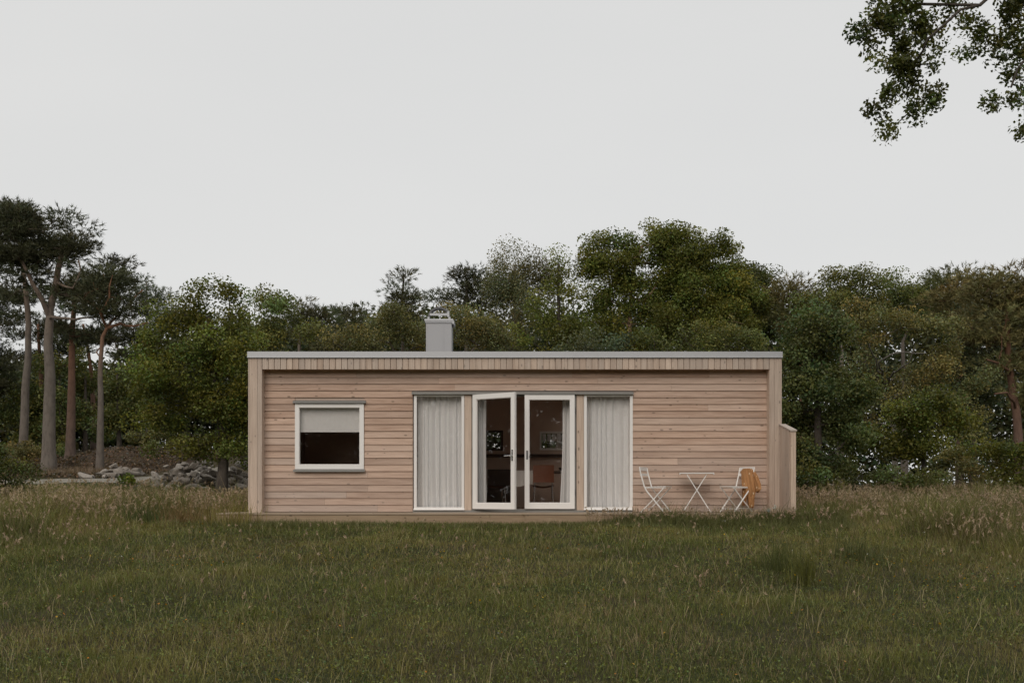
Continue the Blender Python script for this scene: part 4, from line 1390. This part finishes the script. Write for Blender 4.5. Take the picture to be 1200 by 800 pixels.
tree('pine_tree', 'reddish pine beyond the right edge, mostly out of the photo', 37, [(1250, 560), (1248, 420), (1240, 350)], [(1235, 335, 40, 20), (1270, 360, 40, 26), (1225, 380, 34, 20), (1250, 420, 44, 26), (1230, 470, 30, 30), (1235, 520, 30, 40)], green='pine_brown', bark='pine_red', r_px=6, seed=70, **{**PINE, 'cl_m2': 1.7, 'min_h': .3})
GS = 'low bushes along the foot of the right-hand wood'
for k, (px, py, rx, ry, g, lb, Yb) in enumerate([
    (955, 553, 30, 20, 'hazel', 'low green bush at the foot of the dense dark tree', 22.6),
    (1010, 552, 34, 22, 'deep', 'dark low bush right of the dense tree, left of the fresh green one', 24.5),
    (1072, 552, 36, 20, 'hazel', 'low bush under the fresh green young tree', 24.5),
    (1130, 546, 34, 24, 'olive', 'olive low bush between the fresh green tree and the right edge', 25.0),
    (1190, 540, 36, 30, 'oak', 'yellowish-green bush at the right edge of the photo below the pine', 24.5)]):
    tree('bush', lb, Yb, [(px, py + ry + 6), (px, py)], [(px, py, rx, ry), (px - rx * .6, py + 6, rx * .6, ry * .7), (px + rx * .6, py + 6, rx * .6, ry * .7)], green=g, bark='dark', r_px=1.2, seed=80 + k, size=.075, n_per=70, sig=.22, cl_m2=4.0, group=GS, tag_cat='bush', min_h=0.0, cut=.25)

tree('bush', 'rounded dark green bush at the left edge of the photo', 20.5, [(8, 600), (8, 560)], [(8, 552, 30, 26), (-20, 545, 34, 34), (28, 566, 18, 16), (-40, 555, 30, 30)], green='deep', bark='dark', r_px=1.5, seed=90, size=.055, n_per=80, sig=.17, cl_m2=6.0, tag_cat='bush', min_h=0, cut=.2)
tree('sapling', 'small bright green leafy sapling by the gravel track', 27, [(140, 590), (139, 565)], [(134, 566, 10, 9), (146, 564, 9, 9), (140, 575, 14, 8), (160, 575, 10, 6)], green='bright', bark='dark', r_px=.8, seed=91, size=.075, n_per=50, sig=.14, cl_m2=9.0, tag_cat='sapling', min_h=0, cut=.15)

GQ = 'low brown-green bushes under the pines'
tree('bush', 'rusty brown low bush at the foot of the leaning pine, behind the left edge bush', 40, [(18, 545), (18, 520)], [(14, 520, 26, 14), (36, 528, 18, 10)], green='pine_brown', bark='dark', r_px=1, seed=96, size=.09, n_per=50, sig=.22, cl_m2=4, group=GQ, tag_cat='bush', min_h=0)
tree('bush', 'low green bush in the shade between the leaning and the thickest pine trunks', 46, [(44, 535), (44, 520)], [(42, 520, 16, 14), (72, 522, 14, 12)], green='hazel', bark='dark', r_px=1, seed=97, size=.10, n_per=50, sig=.22, cl_m2=4, group=GQ, tag_cat='bush', min_h=0)
tree('bush', 'low olive bush on the brown bank right of the thin orange pine', 46, [(172, 540), (172, 520)], [(165, 515, 18, 12), (190, 520, 24, 16)], green='olive', bark='dark', r_px=1, seed=98, size=.10, n_per=50, sig=.22, cl_m2=4, group=GQ, tag_cat='bush', min_h=0)
# branches of a near tree reaching into the frame from the upper right
tree('overhanging_tree', 'near tree whose leafy boughs hang into the upper right corner', 12.5,
     [(1560, 720), (1550, 450), (1520, 200), (1480, 20)],
     [(1020, 38, 22, 26), (1045, 25, 34, 30), (1040, 62, 32, 26), (1075, 35, 28, 36), (1072, 80, 30, 20), (1060, 100, 24, 18), (1100, 58, 12, 20), (1050, 118, 16, 10), (1085, 105, 9, 10), (1070, 128, 18, 9), (1092, 122, 8, 5), (1028, 131, 8, 4), (1040, 155, 9, 8), (1110, 5, 20, 10),
      (1135, 30, 16, 20), (1130, 55, 16, 10), (1180, 20, 34, 34), (1165, 50, 18, 18), (1190, 75, 24, 28), (1170, 75, 10, 10), (1165, 118, 14, 6), (1195, 122, 18, 14), (1200, 155, 5, 14),
      (1060, -60, 90, 50), (1180, -70, 90, 60), (1300, -60, 90, 90), (1400, -120, 120, 120), (1560, -120, 140, 130), (1300, 60, 70, 60), (1420, 60, 70, 60), (1240, 60, 40, 50)],
     green='deep', bark='dark', r_px=22, seed=95, size=.062, n_per=34, sig=.10, cl_m2=12, cut=.24, spread=.45, flat=.9, tag_cat='tree', shell=.1, min_h=.6, kind_boughs=False,
     limbs=[([(1500, 110, 0), (1380, 20, 0), (1250, -25, 0), (1160, -8, -.2), (1122, 14, -.45), (1105, 28, -.45), (1094, 48, -.4), (1082, 62, -.3), (1070, 72, -.1)], 9),
            ([(1380, 20, 0), (1290, 20, -.3), (1215, 48, -.5), (1190, 80, -.5), (1180, 110, -.5)], 3.0),
            ([(1082, 62, .1), (1078, 95, .1), (1072, 122, .1), (1048, 148, .1), (1040, 158, .1)], 1.3),
            ([(1122, 14, 0), (1075, 8, .2), (1040, 20, .3), (1010, 40, .3)], 2)])

# far wood behind everything, one mass
def far_wood():
    r = np.random.default_rng(5)
    pts = []
    for k in range(4200):
        x = r.uniform(-62, 62)
        y = r.uniform(62, 74)
        px = 600 + x / y * F
        top = np.interp(px, [-300, 0, 130, 200, 300, 600, 900, 1200, 1500], [400, 430, 440, 400, 385, 372, 372, 345, 340])
        zt = EYE + (578 - top) / F * y
        z0 = gz(x, y)
        pts.append((x, y, z0 + (zt - z0) * r.uniform(0, 1) ** 0.8))
    pts = np.array(pts)
    v, f, c = leaf_cloud(pts, 60, 0.95, 0.36, (0.060, 0.068, 0.028), 0.22, r)
    o = big_mesh('far_wood', v, f, c, M['leaf'])
    tag(o, 'dark mass of distant wood closing the gaps behind the trees', 'woodland', kind='stuff')
far_wood()

# the wood on the photographer's side, seen only as a reflection in the panes
def near_wood():
    r = np.random.default_rng(6)
    pts = []
    for k in range(3400):
        az = R(r.uniform(72, 288))
        d = r.uniform(37, 47)
        h = 11.0 + 3.5 * noise(np.array([[az * 6, 0.0]]), 1, 3)[0]
        pts.append((d * math.sin(az), d * math.cos(az) + 2, -1.5 + h * r.uniform(0.0, 1)))
    pts = np.array(pts)
    v, f, c = leaf_cloud(pts, 60, 1.0, 0.56, (0.060, 0.062, 0.028), 0.2, r)
    o = big_mesh('near_wood', v, f, c, M['leaf'])
    tag(o, 'wood edge behind the photographer that the window panes mirror', 'woodland', kind='stuff')
near_wood()

# ------------------------------------------------------------------ stones, logs, mounds
def stone_mesh(seed, mat):
    r = np.random.default_rng(seed)
    import bmesh
    bm = bmesh.new()
    bmesh.ops.create_icosphere(bm, subdivisions=3, radius=1.0)
    V = np.array([v.co[:] for v in bm.verts])
    cuts = r.normal(size=(13, 3))
    cuts /= np.linalg.norm(cuts, axis=1)[:, None]
    for c in cuts:                       # flat broken faces
        d = V @ c
        lim = r.uniform(0.45, 0.8)
        V = V - np.maximum(0, d - lim)[:, None] * c * 0.92
    V *= 1 + 0.16 * (noise(V + seed, 2.4, seed)[:, None] - .5)
    V *= r.uniform((.8, .65, .5), (1.2, 1.0, .8))
    for v, q in zip(bm.verts, V):
        v.co = q
    me = bpy.data.meshes.new('stone')
    bm.to_mesh(me)
    bm.free()
    me.materials.append(mat)
    return me
stones = [stone_mesh(s, M['stone'] if s % 3 else M['stone_pale']) for s in range(9)]
def stone(x, y, z, s, label, group, k=None):
    me = stones[random.randrange(9) if k is None else k]
    o = bpy.data.objects.new('stone', me)
    COL.objects.link(o)
    o.location = (x, y, z)
    o.scale = (s, s, s)
    o.rotation_euler = (random.uniform(-.5, .5), random.uniform(-.5, .5), random.uniform(0, 6.3))
    return tag(o, label, 'stone', group)
def heap(px0, px1, Y, hpx, n, smin, smax, label, group, depth=1.3):
    xa, xb = (px0 - 600) / F * Y, (px1 - 600) / F * Y
    for k in range(n):
        u, v = random.random(), random.uniform(-1, 1)
        x = xa + (xb - xa) * u
        y = Y + v * depth
        prof = (1 - abs(v) ** 1.6) * min(1, u * 5, (1 - u) * 6 + .3)
        lvl = random.random() ** 0.8
        z = gz(x, y) + hpx / F * Y * prof * lvl
        stone(x, y, z, random.uniform(smin, smax) * (1.15 - .3 * lvl), label, group)
heap(174, 258, 28.6, 30, 170, 0.09, 0.24, 'rough grey stone in the long rubble heap left of the leafy tree trunk', 'stones in the heap left of the trunk')
heap(262, 306, 28.2, 36, 84, 0.09, 0.24, 'rough grey stone in the rubble heap between the leafy tree trunk and the cabin', 'stones in the heap right of the trunk')
heap(122, 156, 34.5, 16, 26, 0.10, 0.26, 'grey stone in the small heap at the foot of the brown bank', 'stones in the heap below the bank')
heap(68, 118, 37.0, 6, 14, 0.08, 0.20, 'loose pale stone lying on the ground between the pine trunks', 'loose stones among the pines')
random.seed(77)
o = stone((100 - 600) / F * 33, 33, gz((100 - 600) / F * 33, 33) + .05, .28, 'single pale boulder beside the gravel track', None, 3)
def log(px0, px1, py, Y, rad, label):
    a = np.array((( px0 - 600) / F * Y, Y, 0)); b = np.array(((px1 - 600) / F * Y, Y + .7, 0))
    a[2] = gz(a[0], a[1]) + rad; b[2] = gz(b[0], b[1]) + rad * 1.6
    mb = MB(); t = np.linspace(0, 1, 8)[:, None]
    P = a + (b - a) * t + np.array((0, 0, 1)) * 0.05 * np.sin(t * 5)
    mb.tube(P, rad * (1 - .25 * t[:, 0]), 10)
    tag(mb.build('log', M['log'], base=tuple(a), smooth=True), label, 'log')
log(138, 154, 552, 34.0, 0.10, 'weathered grey log lying on the small stone heap by the bank')

# brown bank of leaf litter behind the orange pine
def bank():
    t = NT('leaf_litter')
    v = t.coords((1, 1, 1))
    n2 = t.noise(v, 9, 5, 0.7)
    c = t.mix(t.ramp(n2, .3, .7), (0.045, 0.034, 0.024), (0.125, 0.092, 0.066))
    m = t.done(t.principled(c, 0.95, 0, .1, t.bump(n2, .9, .08)))
    cx, cy = (152 - 600) / F * 41, 41
    P = np.zeros((28, 40, 3))
    for i, u in enumerate(np.linspace(-1, 1, 28)):
        for j, w in enumerate(np.linspace(-1, 1, 40)):
            x, y = cx + w * 2.9, cy + u * 2.6
            h = max(0, 1 - u * u) * max(0, 1 - w * w) ** .8
            P[i, j] = (x, y, gz(x, y) - .05 + 0.75 * h * (0.75 + 0.5 * noise(np.array([[x, y]]), 1.1, 8)[0]))
    mb = MB(); mb.grid(P)
    tag(mb.build('bank', m, smooth=True), None, None, kind='structure')
bank()

# ------------------------------------------------------------------ grass and meadow plants
def blades(x, y, h, w, lean, col, r, tipcol=None):
    """5-vertex blades; all inputs arrays"""
    n = len(x)
    z = ground(x, y)
    a = r.uniform(0, 2 * math.pi, n)
    d = np.stack([np.cos(a), np.sin(a), np.zeros(n)], 1)
    b = r.uniform(0, 2 * math.pi, n)
    ld = np.stack([np.cos(b), np.sin(b), np.zeros(n)], 1) * (lean * h)[:, None]
    base = np.stack([x, y, z - 0.01], 1)
    up = np.array((0, 0, 1.0))
    mid = base + up * (h * 0.55)[:, None] + ld * 0.35
    top = base + up * (h * np.sqrt(np.maximum(0.1, 1 - np.minimum(lean, .9) ** 2)))[:, None] + ld
    W = d * (w * 0.5)[:, None]
    v = np.stack([base - W, base + W, mid - W * .75, mid + W * .75, top], 1).reshape(-1, 3)
    i = (np.arange(n) * 5)[:, None]
    f = np.concatenate([i + np.array([[0, 1, 2]]), i + np.array([[1, 3, 2]]), i + np.array([[2, 3, 4]])], 1).reshape(-1, 3)
    c = np.repeat(col, 5, 0)
    return v, f, c

def inside_house(x, y):
    return ((x > DX0 - .02) & (x < DX1 + .02) & (y > DY0 - 0.02) & (y < HYB + .05)) | (y < 2.0)
def on_path(x, y):
    d = np.full(len(x), 9.0)
    pts = np.array([(-24, 29.5), (-18, 30.2), (-14.5, 30.8), (-12.6, 31.6), (-11.4, 33.2), (-11.2, 36), (-12.0, 40)])
    wd = [1.4, 1.4, 1.5, 1.4, 1.0, .8]
    for a, b, w in zip(pts[:-1], pts[1:], wd):
        t = np.clip(((x - a[0]) * (b - a)[0] + (y - a[1]) * (b - a)[1]) / ((b - a) ** 2).sum(), 0, 1)
        d = np.minimum(d, np.hypot(x - a[0] - t * (b - a)[0], y - a[1] - t * (b - a)[1]) / w)
    return d < 0.95

def sample_field(n, y0, y1, r, power=1.0, margin=1.22):
    """points in the wedge the camera could see, denser towards it"""
    u = r.uniform(0, 1, n)
    y = (y0 ** (2 - power) + u * (y1 ** (2 - power) - y0 ** (2 - power))) ** (1 / (2 - power))
    x = r.uniform(-1, 1, n) * (0.5143 * margin * y + 0.8)
    return x, y

def tallness(x, y):
    """0 in the mown middle, 1 in the rough grass at the sides and along the back"""
    p = np.stack([x, y], 1)
    n = fbm(p, 0.45, 51)
    side = sstep(np.abs(x + 0.2), 5.2, 8.0) * sstep(y, 11, 16)
    back = sstep(y, 17.6, 19.5) * (np.abs(x) > 5.0)
    return np.clip(np.maximum(side, back) * (0.55 + 0.9 * n), 0, 1.2) * (1 - 0.75 * sstep(y, 20.5, 24) * (x < -6))

def meadow():
    r = np.random.default_rng(101)
    V, Fc, C, off = [], [], [], 0
    def put(v, f, c):
        nonlocal off
        V.append(v); Fc.append(f + off); C.append(c); off += len(v)
    # main sward
    n = 700000
    x, y = sample_field(n, 5.6, 28, r, 1.0)
    p = np.stack([x, y], 1)
    k = ~inside_house(x, y) & ~on_path(x, y)
    k &= fbm(p, 1.1, 61) + r.uniform(-.3, .3, n) > 0.27
    x, y, p = x[k], y[k], p[k]
    n = len(x)
    tl = tallness(x, y)
    pat = fbm(p, 0.8, 71)
    h = (0.030 + 0.060 * pat + 0.30 * tl) * r.uniform(0.55, 1.45, n)
    tuft = sstep(noise(p, 2.3, 75), 0.62, 0.85)
    h *= 1 + 0.8 * tuft
    w = (0.0018 + 0.00027 * y) * r.uniform(.7, 1.3, n)
    lean = r.uniform(0.15, 0.97, n)
    h = h * (1 + 0.35 * lean)
    green = np.array((0.116, 0.132, 0.034)); olive = np.array((0.180, 0.166, 0.052)); tan = np.array((0.36, 0.275, 0.16)); brown = np.array((0.155, 0.11, 0.065))
    m = sstep(fbm(p, 0.5, 81) + 0.35 * (noise(p, 3, 82) - .5), 0.40, 0.68)
    col = green * (1 - m)[:, None] + olive * m[:, None]
    dry = (r.uniform(0, 1, n) < 0.05 + 0.26 * sstep(fbm(p, 0.9, 83), .45, .7) + 0.15 * np.clip(tl, 0, 1))
    col[dry] = tan * (0.6 + 0.4 * r.uniform(0, 1, (dry.sum(), 1)))
    lt = (r.uniform(0, 1, n) < 0.10)
    col[lt] = np.array((0.26, 0.265, 0.10))
    br = (r.uniform(0, 1, n) < 0.08)
    col[br] = brown
    dk = sstep(fbm(p, 0.6, 84), .5, .7)
    pt = 0.78 + 0.64 * fbm(p, 1.5, 88)
    col *= (r.uniform(0.62, 1.38, n) * (1 - 0.25 * dk) * pt)[:, None]
    put(*blades(x, y, h, w, lean, col, r))
    # darker tall weeds in front of the right part of the deck
    n = 17000
    x = 1.0 + 4.7 * r.uniform(0, 1, n) ** 0.85; y = 17.27 - 1.25 * r.uniform(0, 1, n) ** 1.7
    hh = (1 - 0.55 * sstep(17.27 - y, .25, 1.2)) * np.interp(x, [1.2, 1.9, 2.3, 4.9, 5.6], [.05, .20, .29, .26, .28]) * (0.35 + 1.2 * fbm(np.stack([x, y], 1), 2.6, 86)) * (1 + 0.7 * (r.uniform(0, 1, n) < .04))
    put(*blades(x, y, hh * r.uniform(.7, 1.35, n), np.full(n, .008), r.uniform(.05, .9, n), np.array((0.130, 0.136, 0.050)) * r.uniform(.6, 1.4, (n, 1)), r))
    # short growth along the rest of the deck
    n = 12000
    x = r.uniform(-6.0, 2.2, n); y = r.uniform(16.5, 17.27, n)
    hh = 0.085 * (0.4 + 1.2 * noise(np.stack([x, y], 1), 1.6, 87)) + .08 * sstep(-x, 1.6, 4.5)
    put(*blades(x, y, hh * r.uniform(.7, 1.3, n), np.full(n, .007), r.uniform(.1, .95, n), np.array((0.135, 0.14, 0.052)) * r.uniform(.6, 1.4, (n, 1)), r))
    # long pale stems lying in the sward
    n = 3200
    x, y = sample_field(n, 5.6, 17, r, 1.0)
    k = ~inside_house(x, y)
    x, y = x[k], y[k]; n = len(x)
    put(*blades(x, y, r.uniform(.14, .34, n), 0.0022 + .0002 * y, r.uniform(.4, .9, n), np.array((0.38, 0.32, 0.19)) * r.uniform(.5, 1.2, (n, 1)), r))
    v, f, c = np.concatenate(V), np.concatenate(Fc), np.concatenate(C)
    o = big_mesh('meadow_grass', v, f, np.clip(c, .004, .6), M['grass'])
    tag(o, 'rough meadow grass, olive green with dry tan blades', 'grass', kind='stuff')
meadow()

def seed_grass():
    r = np.random.default_rng(111)
    n = 36000
    x, y = sample_field(n, 9, 28, r, 0.6)
    tl = tallness(x, y)
    p = np.stack([x, y], 1)
    k = ~inside_house(x, y) & ~on_path(x, y) & (r.uniform(0, 1, n) < np.clip(tl * (0.25 + 1.1 * sstep(fbm(p, .7, 121), .4, .65)), 0.02, 1))
    x, y, tl = x[k], y[k], tl[k]
    xe = r.uniform(1.3, 5.4, 260); ye = r.uniform(16.6, 17.2, 260)
    x = np.concatenate([x, xe]); y = np.concatenate([y, ye]); tl = np.concatenate([tl, np.full(260, .25)])
    n = len(x)
    h = (0.20 + 0.34 * np.clip(tl, 0, 1)) * r.uniform(.7, 1.25, n)
    col = np.array((0.22, 0.18, 0.10)) * r.uniform(.6, 1.3, (n, 1))
    v, f, c = blades(x, y, h, 0.0025 + .00018 * y, r.uniform(.05, .4, n), col, r)
    tops = v.reshape(-1, 5, 3)[:, 4]
    mids = v.reshape(-1, 5, 3)[:, 2]
    # seed heads: little bunches of narrow faces along the top of each stem
    q = 7
    T = np.repeat(tops, q, 0); D = np.repeat(tops - mids, q, 0)
    t = r.uniform(0, .42, (n * q, 1))
    c0 = T - D * t + r.normal(size=(n * q, 3)) * 0.004
    a = r.normal(size=(n * q, 3)) * np.array((1, 1, .5)) + np.array((0, 0, 1.0)); a /= np.linalg.norm(a, axis=1)[:, None]
    b = np.cross(a, r.normal(size=(n * q, 3))); b /= np.linalg.norm(b, axis=1)[:, None]
    s = (0.013 + 0.0011 * np.repeat(y, q))[:, None] * r.uniform(.6, 1.4, (n * q, 1))
    hv = np.stack([c0 - a * s, c0 + b * s * .38, c0 + a * s], 1).reshape(-1, 3)
    hf = np.arange(n * q * 3).reshape(-1, 3)
    pink = np.array((0.44, 0.31, 0.235)); buff = np.array((0.46, 0.37, 0.25))
    u = np.repeat(noise(np.stack([x, y], 1), .8, 131), q)[:, None]
    hc = np.repeat((pink * u + buff * (1 - u)) * r.uniform(.55, 1.2, (n * q, 1)), 3, 0)
    o = big_mesh('seed_grass', np.concatenate([v, hv]), np.concatenate([f, hf + len(v)]), np.concatenate([c, hc]), M['grass'])
    tag(o, 'tall dry grass in seed with pinkish tan heads along the meadow sides', 'grass', kind='stuff')
seed_grass()

def ground_hit(px, py):
    """distance at which the sight line of a reference pixel meets the ground"""
    lo, hi = 5.0, 17.0
    for _ in range(40):
        Y = (lo + hi) / 2
        z = EYE + (578 - py) / F * Y
        if z > gz((px - 600) / F * Y, Y): lo = Y
        else: hi = Y
    return (lo + hi) / 2

def herbs():
    """leafy ground cover between the blades"""
    r = np.random.default_rng(141)
    n = 60000
    x, y = sample_field(n, 5.6, 26, r, 1.0)
    p = np.stack([x, y], 1)
    patch = np.zeros(n)
    for (qx, qy, sx) in ((130, 662, 1.0), (200, 660, 1.0), (165, 712, .5), (960, 665, .7), (1130, 690, .7), (700, 690, .6), (420, 640, .8)):
        Y0 = ground_hit(qx, qy)
        patch = np.maximum(patch, np.exp(-(((x - (qx - 600) / F * Y0) / sx) ** 2 + ((y - Y0) / (.5 * sx)) ** 2)))
    k = ~inside_house(x, y) & ~on_path(x, y) & (fbm(p, .9, 151) + r.uniform(-.2, .2, n) + .35 * patch > .48)
    x, y, p = x[k], y[k], p[k]
    n = len(x)
    tl = tallness(x, y)
    z = ground(x, y) + r.uniform(.005, .09, n) * (1 + 2 * tl)
    cent = np.stack([x, y, z], 1)
    v, f, c = leaf_cloud(cent, 4, 0.022, 0.022, (0.125, 0.145, 0.040), .28, r, up=.6, cvar=.3)
    o = big_mesh('meadow_herbs', v, f, c, M['leaf'])
    tag(o, 'low leafy herbs and clover growing through the meadow grass', 'ground cover', kind='stuff')
herbs()

def flowers():
    r = np.random.default_rng(161)
    spots = []
    for k in range(330):
        x, y = sample_field(1, 6.2, 16.5, r, .8, 1.1)
        spots.append((x[0], y[0], 0))
    for (px, py, n, sp) in ((130, 662, 26, .7), (190, 660, 18, .6), (165, 712, 14, .3), (960, 665, 22, .5), (1130, 690, 20, .5), (1060, 668, 10, .4), (560, 765, 6, .2), (590, 726, 6, .2)):
        # where the sight line meets the ground
        Y = ground_hit(px, py)
        for q in range(n):
            spots.append(((px - 600) / F * Y + r.normal() * sp, Y + r.normal() * sp * .5, 0))
    V, Fc, C = [], [], []
    off = 0
    for (x, y, t) in spots:
        if y > 17: continue
        h = r.uniform(.08, .17)
        z = gz(x, y)
        rr = r.uniform(.007, .012)
        base = np.array((0.55, 0.33, 0.02)) if r.uniform() < .55 else np.array((0.55, 0.22, 0.02))
        if r.uniform() < .12: base = np.array((.6, .6, .55))
        c = np.array((x, y, z + h))
        tilt = r.normal(size=2) * .35 + np.array((0, -.25))
        ring = []
        m = 6
        for j in range(m):
            a = 2 * math.pi * j / m
            dx, dy = rr * math.cos(a), rr * math.sin(a)
            ring.append(c + np.array((dx, dy, dx * tilt[0] - dy * tilt[1] * -1 + .003)))
        vs = np.array([c] + ring)
        fs = np.array([(0, 1 + j, 1 + (j + 1) % m) for j in range(m)])
        st = np.array([(x - .001, y, z), (x + .001, y, z), c])
        V += [vs, st]; Fc += [fs + off, np.array([[0, 1, 2]]) + off + len(vs)]
        C += [np.tile(base, (len(vs), 1)), np.tile(np.array((.05, .07, .02)), (3, 1))]
        off += len(vs) + 3
    o = big_mesh('wildflowers', np.concatenate(V), np.concatenate(Fc), np.concatenate(C), M['leaf'])
    tag(o, 'small yellow and orange meadow flowers scattered through the grass', 'wildflowers', kind='stuff')
flowers()

def litter():
    r = np.random.default_rng(181)
    n = 9000
    x = (r.uniform(-60, 230, n) - 600) / F * 42; y = r.uniform(33, 50, n)
    k = ~on_path(x, y)
    x, y = x[k], y[k]
    bx, by_ = (152 - 600) / F * 41, 41
    u, w = (y - by_) / 2.6, (x - bx) / 2.9
    hh = np.clip(1 - u * u, 0, 1) * np.clip(1 - w * w, 0, 1) ** .8 * 0.75
    c = np.stack([x, y, ground(x, y) + hh + .03], 1)
    v, f, col = leaf_cloud(c, 4, .10, .10, (.12, .085, .058), .4, r, up=.5, cvar=.35, flat=.5)
    tag(big_mesh('leaf_litter', v, f, col, M['leaf']), 'brown fallen leaves and dead fern on the ground under the pines', 'leaf litter', kind='stuff')
litter()

def dry_mound():
    r = np.random.default_rng(171)
    n = 1800
    x0, y0 = (98 - 600) / F * 35.5, 35.5
    x = x0 + r.normal(size=n) * .75; y = y0 + r.normal(size=n) * .5
    v, f, c = blades(x, y, r.uniform(.15, .45, n), np.full(n, .014), r.uniform(.2, .95, n), np.array((.24, .175, .12)) * r.uniform(.5, 1.2, (n, 1)), r)
    tag(big_mesh('dry_grass', v, f, c, M['grass'], base=(x0, y0, gz(x0, y0))), 'mound of dry brown grass between the thickest and the orange pine trunks', 'grass', kind='stuff')
dry_mound()

# individual plants one can pick out
def tuft(name, label, px, py, n, h, spread, col, cat, group=None, seed=1, lean=.35, width=.006, head=0):
    r = np.random.default_rng(seed)
    Y = ground_hit(px, py)
    x0 = (px - 600) / F * Y
    x = x0 + r.normal(size=n) * spread; y = Y + r.normal(size=n) * spread
    v, f, c = blades(x, y, h * r.uniform(.45, 1.15, n), np.full(n, width), r.uniform(.03, lean, n), np.array(col) * r.uniform(.6, 1.4, (n, 1)), r)
    o = big_mesh(name, v, f, c, M['grass'], base=(x0, Y, gz(x0, Y)))
    return tag(o, label, cat, group)
GT = 'tall tufts in the meadow right of the middle'
tuft('grass_tuft', 'tall dark green grass tuft in the meadow below the wooden screen', 915, 668, 230, .50, .11, (.085,.098,.030), 'grass tuft', GT, 201, .7)
tuft('grass_tuft', 'tall yellow-green grass tuft a little nearer than the dark one below the screen', 941, 684, 200, .50, .085, (.115,.118,.030), 'grass tuft', GT, 202, .7)
tuft('grass_tuft', 'wide dark grass tuft in the meadow right of the two tall ones', 1003, 658, 300, .42, .20, (.080,.092,.032), 'grass tuft', GT, 203, .8)
tuft('weed', 'yellowish upright weed in the rough grass at the cabin left end', 272, 610, 230, .55, .24, (.22,.185,.055), 'weed', None, 204, .85, .008)
tuft('weed', 'rusty orange weed in the rough grass beside the rubble heap', 215, 606, 260, .50, .22, (.20,.135,.062), 'weed', None, 205, .85, .008)
tuft('weed', 'dark green weed clump below the bright sapling', 165, 606, 300, .42, .25, (.075,.095,.03), 'weed', None, 206, .4, .012)

def white_flower(px, py, Y, label):
    x = (px - 600) / F * Y
    zt = EYE + (578 - py) / F * Y
    z0 = min(gz(x, Y), zt - .1)
    t = empty('white_flower', (x, Y, z0), label, 'flower', 'white flower heads in front of the deck')
    mb = MB(); mb.tube([(x, Y, z0), (x + .01, Y, (z0 + zt) / 2), (x, Y, zt)], .003, 5); mb.build('stem', M['grass_stem'], t)
    r = np.random.default_rng(int(px))
    cent = np.array([(x, Y, zt)] * 6) + r.normal(size=(6, 3)) * .016
    v, f, c = leaf_cloud(cent, 9, .014, .026, (.62, .60, .56), .1, r)
    big_mesh('flower_head', v, f, c, M['leaf'], t)
M['grass_stem'] = m_plain('green_stem', (.06, .07, .025), .7)
white_flower(901, 598, 17.0, 'white flower head before the deck, left one of the pair below the screen')
white_flower(909, 594, 17.05, 'white flower head before the deck, right and higher one of the pair below the screen')
white_flower(848, 610, 16.9, 'lone white flower head in the weeds in front of the right chair')
